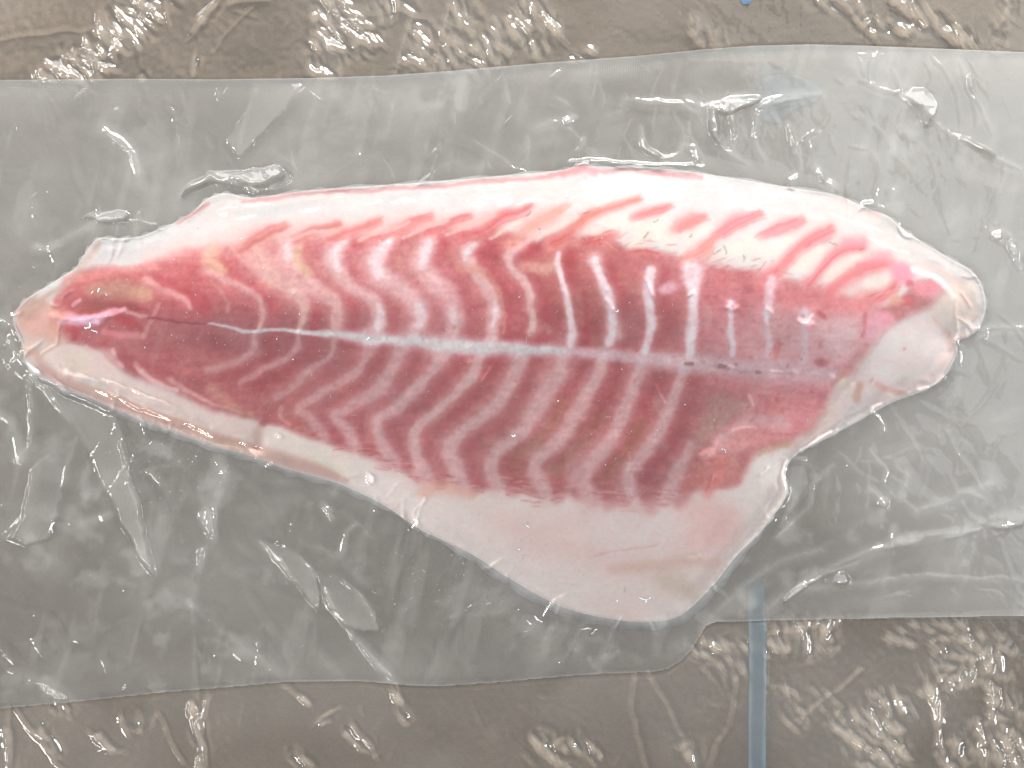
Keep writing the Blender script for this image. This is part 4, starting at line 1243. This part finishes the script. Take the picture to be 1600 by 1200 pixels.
# right of the belly
ridge([(1206, 956), (1232, 930), (1262, 909), (1300, 890), (1335, 876), (1372, 858), (1432, 842), (1502, 829), (1570, 808), (1640, 790)], 6.5, [.3, .7, .9, .8, .5, 1.0, .9, .8, 1.0, .6], .05, 15)
ridge([(1258, 924), (1302, 920), (1352, 912), (1422, 905), (1502, 903), (1640, 914)], 4, .3, .04)
ridge([(1232, 720), (1227, 744), (1233, 766), (1224, 788), (1206, 816), (1186, 840)], 3, [.5, .8, .7, .8, .8, .3], .03, 16)
ridge([(1253, 702), (1276, 691), (1302, 676)], 3, .7, .02, 16); ridge([(1246, 716), (1258, 718)], 6, .8, .04, 16)
ridge([(1218, 842), (1246, 814), (1266, 790), (1276, 758), (1306, 728)], 3.5, [.7, .6, .3, .4, .2], .04, 16)
ridge([(1366, 644), (1380, 656), (1385, 672)], 3, .6, .03); ridge([(1364, 706), (1382, 728), (1388, 740), (1384, 754)], 3.5, .6, .04)
ridge([(1366, 640), (1380, 634)], 3, .6, .02); ridge([(1362, 768), (1380, 782), (1384, 794)], 6, .7, .05)
ridge([(1098, 994), (1122, 962), (1164, 920), (1226, 878), (1285, 862)], 7, [.3, .6, .7, .6, .2], .03, 17)
ridge([(1420, 740), (1416, 760), (1412, 775)], 5, .4, .05); ridge([(1440, 800), (1500, 778), (1560, 756)], 8, .35, .05)
ridge([(1440, 608), (1462, 600), (1476, 590)], 3, .6, .02)
ridge([(1010, 438), (1014, 452), (1020, 464)], 3, .35); ridge([(1076, 462), (1084, 458)], 4, .4); ridge([(1134, 478), (1142, 474), (1150, 480)], 4, .5)
ridge([(1246, 498), (1256, 504), (1268, 494)], 4, .5); ridge([(1198, 482), (1205, 488)], 3, .35); ridge([(1104, 770), (1116, 744)], 3, .4); ridge([(1190, 740), (1202, 730)], 5, .4)
ridge([(948, 468), (957, 484)], 3, .3); ridge([(432, 682), (438, 684)], 4, .5); ridge([(416, 728), (422, 724)], 3, .6)
# facets of folded film that stand so as to throw a lamp's light upwards
LAMPS = {'tube': (41, 80, 2.0), 'left': (44, 176, 2.0), 'low': (40, -140, 2.0), 'right': (46, -12, 2.0), 'side': (62, 150, 2.2), 'near': (55, 92, .9)}


def facet(poly, lamp, hz=0.03, edge=3.0, curve=0.25):
    P = np.array(poly, float)
    c = P.mean(0)
    pos = Vector((wx(c[0]), wy(c[1]), .004))
    z, a, dist = LAMPS[lamp]
    z, a = math.radians(z), math.radians(a)
    lp = Vector((math.sin(z) * math.cos(a), math.sin(z) * math.sin(a), math.cos(z))) * dist
    h = ((Vector((0, 0, HC)) - pos).normalized() + (lp - pos).normalized()).normalized()
    tu, tv = -h.x / h.z, h.y / h.z
    s_ = gb.sdf(spline(P, 3, closed=True), 12, warped=True)
    a_ = smooth(-edge, edge, s_)
    x, y = (gb.WU - c[0]) * S * 1000, (gb.WV - c[1]) * S * 1000
    low_ = min(tu * (p[0] - c[0]) + tv * (p[1] - c[1]) for p in P) * S * 1000
    lump[:] += a_ * (tu * x + tv * y - 0.6 * low_ + curve * 0.08 * BRK)
    HAZ[:] += hz * a_


for poly, lamp in [
        ([(160, 197), (185, 211), (203, 225), (197, 233), (176, 219)], 'tube'), ([(199, 232), (210, 236), (215, 256), (211, 276), (204, 252)], 'left'),
        ([(312, 795), (322, 790), (328, 805), (330, 834), (321, 828), (313, 812)], 'left'), ([(307, 862), (314, 862), (312, 890), (305, 888)], 'low'),
        ([(402, 849), (414, 856), (441, 884), (464, 914), (472, 930), (450, 908), (424, 880)], 'low'), ([(1112, 168), (1122, 175), (1125, 208), (1140, 230), (1126, 226), (1113, 200)], 'right'),
        ([(1140, 165), (1149, 170), (1150, 213), (1144, 222), (1140, 198)], 'left'), ([(1186, 168), (1202, 153), (1240, 144), (1280, 145), (1240, 152), (1208, 161)], 'tube'),
        ([(1276, 258), (1284, 262), (1289, 282), (1279, 277)], 'tube'), ([(1075, 228), (1090, 232), (1096, 246), (1086, 245)], 'tube'), ([(1553, 355), (1566, 352), (1571, 366), (1560, 372)], 'tube'),
        ([(1580, 380), (1592, 377), (1600, 410), (1589, 403)], 'right'), ([(1240, 926), (1300, 894), (1344, 877), (1320, 890), (1262, 916), (1228, 944)], 'tube'),
        ([(1370, 857), (1430, 842), (1440, 847), (1392, 859)], 'tube'), ([(1545, 817), (1600, 799), (1604, 818), (1562, 826)], 'tube'), ([(1480, 834), (1530, 822), (1532, 829), (1484, 841)], 'tube'),
        ([(1010, 440), (1017, 446), (1021, 461), (1013, 455)], 'left'), ([(1136, 476), (1150, 474), (1149, 482), (1138, 482)], 'tube'), ([(1244, 497), (1262, 498), (1270, 506), (1252, 505)], 'tube'),
        ([(510, 793), (516, 800), (517, 811), (510, 806)], 'low'), ([(575, 738), (586, 748), (582, 757), (575, 750)], 'tube'), ([(1376, 775), (1390, 782), (1385, 793), (1374, 787)], 'tube'),
        ([(50, 576), (60, 581), (57, 589), (46, 584)], 'low'), ([(332, 269), (380, 268), (426, 259), (440, 274), (404, 291), (372, 283)], 'side'), ([(148, 330), (195, 331), (193, 345), (152, 344)], 'side'),
        ([(1406, 147), (1434, 135), (1461, 147), (1465, 174), (1452, 188), (1440, 166)], 'side'), ([(1296, 906), (1318, 897), (1324, 911), (1300, 916)], 'side'),
        ([(1100, 156), (1180, 150), (1184, 158), (1150, 172), (1112, 168)], 'near'), ([(980, 152), (1040, 153), (1070, 162), (1020, 160)], 'tube'), ([(560, 1010), (588, 1038), (606, 1064), (590, 1052), (566, 1024)], 'low'),
        ([(508, 925), (520, 950), (543, 978), (534, 976), (512, 948)], 'low'), ([(1004, 206), (1010, 228), (1030, 242), (1018, 242), (1002, 228)], 'tube'), ([(1234, 196), (1244, 214), (1250, 238), (1243, 234), (1236, 212)], 'right'),
        ([(40, 745), (46, 738), (44, 770), (36, 800), (36, 780)], 'left'), ([(186, 690), (192, 706), (202, 752), (196, 744), (188, 715)], 'right'), ([(880, 186), (904, 176), (900, 184), (886, 194)], 'tube'),
        ([(1486, 200), (1530, 222), (1560, 240), (1534, 232), (1500, 214)], 'tube'), ([(1518, 118), (1526, 140), (1538, 164), (1528, 154), (1518, 134)], 'right'), ([(890, 250), (960, 247), (1010, 253), (960, 252)], 'tube')]:
    facet(poly, lamp)
# small random dimples
r = np.random.RandomState(19)
for k in range(60):
    u0, v0 = r.uniform(0, 1600), r.uniform(90, 1060)
    a_, L = r.uniform(0, 6.28), r.uniform(4, 30)
    ridge([(u0, v0), (u0 + math.cos(a_) * L, v0 + math.sin(a_) * L)], r.uniform(1.8, 4.5), r.uniform(.08, .28), .015)
# sharp creases pulled outwards from the fillet by the vacuum, and small scattered ones
so_w = gb.sdf(OUT, 260)
gsv, gsu = np.gradient(so_w, gb.vs, gb.us)
for k in range(560):
    u0, v0 = r.uniform(-20, 1620), r.uniform(95, 1060)
    i_, j_ = min(np.searchsorted(gb.us, u0), len(gb.us) - 1), min(np.searchsorted(gb.vs, v0), len(gb.vs) - 1)
    dd = so_w[j_, i_]
    if dd > 2 or sb[j_, i_] < 4:
        continue
    a_ = math.atan2(gsv[j_, i_], gsu[j_, i_]) + r.normal(0, .35) if (dd > -130 and r.rand() < .7) else r.uniform(0, 6.28)
    L = r.uniform(20, 130) if dd > -130 else r.uniform(10, 70)
    w_, h_ = r.uniform(2.6, 8), r.uniform(.06, .34)
    if dd > 2:
        L, w_, h_ = L * .5, min(w_, 4.5), h_ * .7
    c, s_ = math.cos(a_), math.sin(a_)
    sl = gb.box([(u0 - c * L / 2, v0 - s_ * L / 2), (u0 + c * L / 2, v0 + s_ * L / 2)], w_ + 4)
    x, y = gb.WU[sl] - u0, gb.WV[sl] - v0
    t_ = (x * c + y * s_) / (L / 2)
    d_ = np.abs(-x * s_ + y * c + L * .12 * r.uniform(-1, 1) * (t_ * t_ - .3))
    e_ = np.clip(1 - t_ * t_, 0, 1)
    lump[sl] += h_ * e_ * np.clip(1 - d_ / (w_ * (.35 + .65 * e_)), 0, 1)
# long wandering folds
for sc_w, wd, hh_, sd_ in ((230, .030, .16, 611), (150, .035, .10, 623), (320, .022, .22, 637)):
    n_ = fbm(gb.WU * (1 if sd_ != 623 else .6), gb.WV, sc_w, sd_, 2)
    msk = smooth(-0.05, 0.35, fbm(U, V, 170, sd_ + 5, 2)) * smooth(8, -12, so)
    lump += hh_ * msk * np.clip(1 - np.abs(n_) / wd, 0, 1)
# crumpled zones of the film
for (u0, v0, ru, rv, st, an) in [(1120, 190, 150, 60, .8, 1.2), (1440, 300, 140, 110, .5, .8), (80, 400, 80, 70, .7, -.5), (1430, 720, 110, 70, .5, .3), (60, 640, 70, 80, .6, 1.4), (880, 190, 120, 60, .4, .2),
                             (200, 250, 90, 80, .5, .9), (1330, 800, 90, 60, .5, -.4), (420, 960, 160, 70, .4, .7), (1540, 250, 70, 110, .6, .8), (560, 180, 120, 50, .35, -.7), (260, 760, 110, 70, .4, 1.3)]:
    sl = gb.box([(u0, v0)], max(ru, rv) * 1.3)
    x, y = gb.WU[sl] - u0, gb.WV[sl] - v0
    m_ = smooth(1.2, .3, np.sqrt((x / ru) ** 2 + (y / rv) ** 2) + .3 * BRK[sl]) * smooth(4, -8, so[sl]) * st
    c, s_ = math.cos(an), math.sin(an)
    xx, yy = x * c + y * s_, -x * s_ + y * c
    lump[sl] += m_ * (trinoise(xx / 1.6, yy, 30, int(u0)) * .30 + trinoise(xx / 2, yy, 13, int(v0)) * .10)
lump *= 1 - 0.5 * smooth(-4, 10, so)
H = H + lump
H = np.maximum(H, np.where(so > -3, ZF + 0.12, 0))
# edges are welded flat: the film comes down to the back film
sealm = smooth(2, 26, sb)
H = np.where(so < -20, -0.15 + (H + 0.15) * (0.30 + 0.70 * sealm), H)
HAZ += 0.015 * (1 - smooth(20, 80, sb))
HAZ += 0.06 * (1 - smooth(0.5, 2.5, np.abs(sb)))
HAZ = np.clip(HAZ, 0.015, 0.42)
Zb = (Z0F + H) * 0.001
c4 = lambda A: A[1:, 1:]
lab = np.zeros((len(gb.vs) - 1, len(gb.us) - 1), int)
lab[:] = 1
lab = np.where((c4(sb) < 52) & (c4(V) < 400), 2, lab)
lab = np.where((c4(sb) < 52) & (c4(V) > 700), 3, lab)
rg = c4(reg)
lab = np.where((rg > 0) & (lab == 1), 10 + rg, lab)
lab = np.where(c4(sb) < -1.2, -1, lab)
names = {1: 'top_film', 2: 'edge_seal', 3: 'edge_seal'}
mats = {1: M_FILM, 2: M_SEAL, 3: M_SEAL}
for k in range(1, 20):
    names[10 + k] = 'fold'; mats[10 + k] = M_FILM
bag = tag(empty('vacuum_bag', (0, 0, 0)), 'clear vacuum bag with wrinkled film and embossed edges around the fillet', 'vacuum bag')
bp = sheet_parts(gb, Zb, sb, lab, names, mats, bag, attrs={'haze': HAZ, 'seal': 0.22 * (1 - smooth(24, 50, sb)) * smooth(-0.1, 0.45, fbm(U, V, 75, 201, 3))}, snap=0.0)
bp[2]['label'] = 'embossed welded strip along the upper edge'
bp[3]['label'] = 'embossed welded strip along the lower edge'
# back film, flat under the fillet
gk = Grid(np.arange(-240, 1870, 8.0), np.arange(54, 1140, 8.0))
sk_ = gk.sdf(BAG, 40)
lab = np.where(np.minimum(sk_[1:, 1:], sk_[:-1, :-1]) < 1, -1, 1)
sheet_parts(gk, np.full(gk.U.shape, 0.00210), None, lab, {1: 'back_film'}, {1: M_BACK}, bag, attrs={'haze': np.full(gk.U.shape, 0.03)})

# air specks caught between film and flesh
r = np.random.RandomState(77)
vs, fs = [], []


def film_z(u, v):
    i = min(max(np.searchsorted(gb.us, u), 0), len(gb.us) - 1); j = min(max(np.searchsorted(gb.vs, v), 0), len(gb.vs) - 1)
    return Zb[j, i]


def speck(u, v, ru, rv, rot):
    z = film_z(u, v) - 0.00006
    b = len(vs)
    k = r.randint(5, 8)
    c, s = math.cos(rot), math.sin(rot)
    for j in range(k):
        th = 2 * math.pi * j / k
        x, y = math.cos(th) * ru * r.uniform(.6, 1.2), math.sin(th) * rv * r.uniform(.6, 1.2)
        vs.append((wx(u + x * c - y * s), wy(v + x * s + y * c), z))
    vs.append((wx(u), wy(v), z + min(ru, rv) * S * 0.7))
    for j in range(k):
        fs.append((b + j, b + (j + 1) % k, b + k))


def squiggle(u, v, L, w):
    a_ = r.uniform(0, 6.28)
    for k in range(int(L / 1.6)):
        speck(u, v, w * r.uniform(.7, 1.2), w * r.uniform(.5, .9), a_)
        a_ += r.uniform(-.9, .9)
        u += math.cos(a_) * 1.6; v += math.sin(a_) * 1.6


for k in range(950):
    z_ = r.rand()
    if z_ < .35:
        u0, v0 = r.normal(420, 200), r.normal(520, 70)
    elif z_ < .6:
        u0, v0 = r.normal(1060, 120), r.normal(650, 70)
    elif z_ < .8:
        u0, v0 = r.normal(720, 110), r.normal(880, 50)
    elif z_ < .9:
        u0, v0 = r.normal(260, 60), r.normal(740, 40)
    else:
        u0, v0 = r.uniform(60, 1540), r.uniform(280, 980)
    if not (20 < u0 < 1560 and 200 < v0 < 1020):
        continue
    m_ = r.uniform(.4, 1.05) if r.rand() < .93 else r.uniform(1.1, 1.8)
    speck(u0, v0, m_, m_ * r.uniform(.6, 1), r.uniform(0, 3))
for k in range(110):
    if k % 2:
        u0, v0 = r.normal(700, 200), r.normal(540, 60)
    else:
        u0, v0 = r.normal(760, 120), r.normal(900, 40)
    squiggle(u0, v0, r.uniform(4, 11), r.uniform(.5, .9))
for (u0, v0, L, w) in [(131, 512, 16, 2.0), (142, 516, 12, 1.6), (153, 451, 7, 2.0), (141, 458, 5, 1.6), (165, 461, 5, 1.4), (577, 528, 7, 2.0), (1262, 655, 5, 2.0), (962, 487, 7, 1.8), (826, 824, 12, 1.6),
                       (960, 942, 10, 1.6), (1000, 935, 14, 2), (1010, 942, 14, 2), (976, 926, 10, 1.4), (836, 965, 16, 2), (824, 972, 10, 1.6), (910, 985, 16, 2), (925, 992, 14, 2), (1128, 702, 12, 1.6), (800, 680, 8, 2), (1190, 328, 6, 1.4)]:
    squiggle(u0, v0, L, w)
sp = raw_mesh('air_specks', np.array(vs), np.array(fs), M_SPECK, bag)
sp['kind'] = 'stuff'
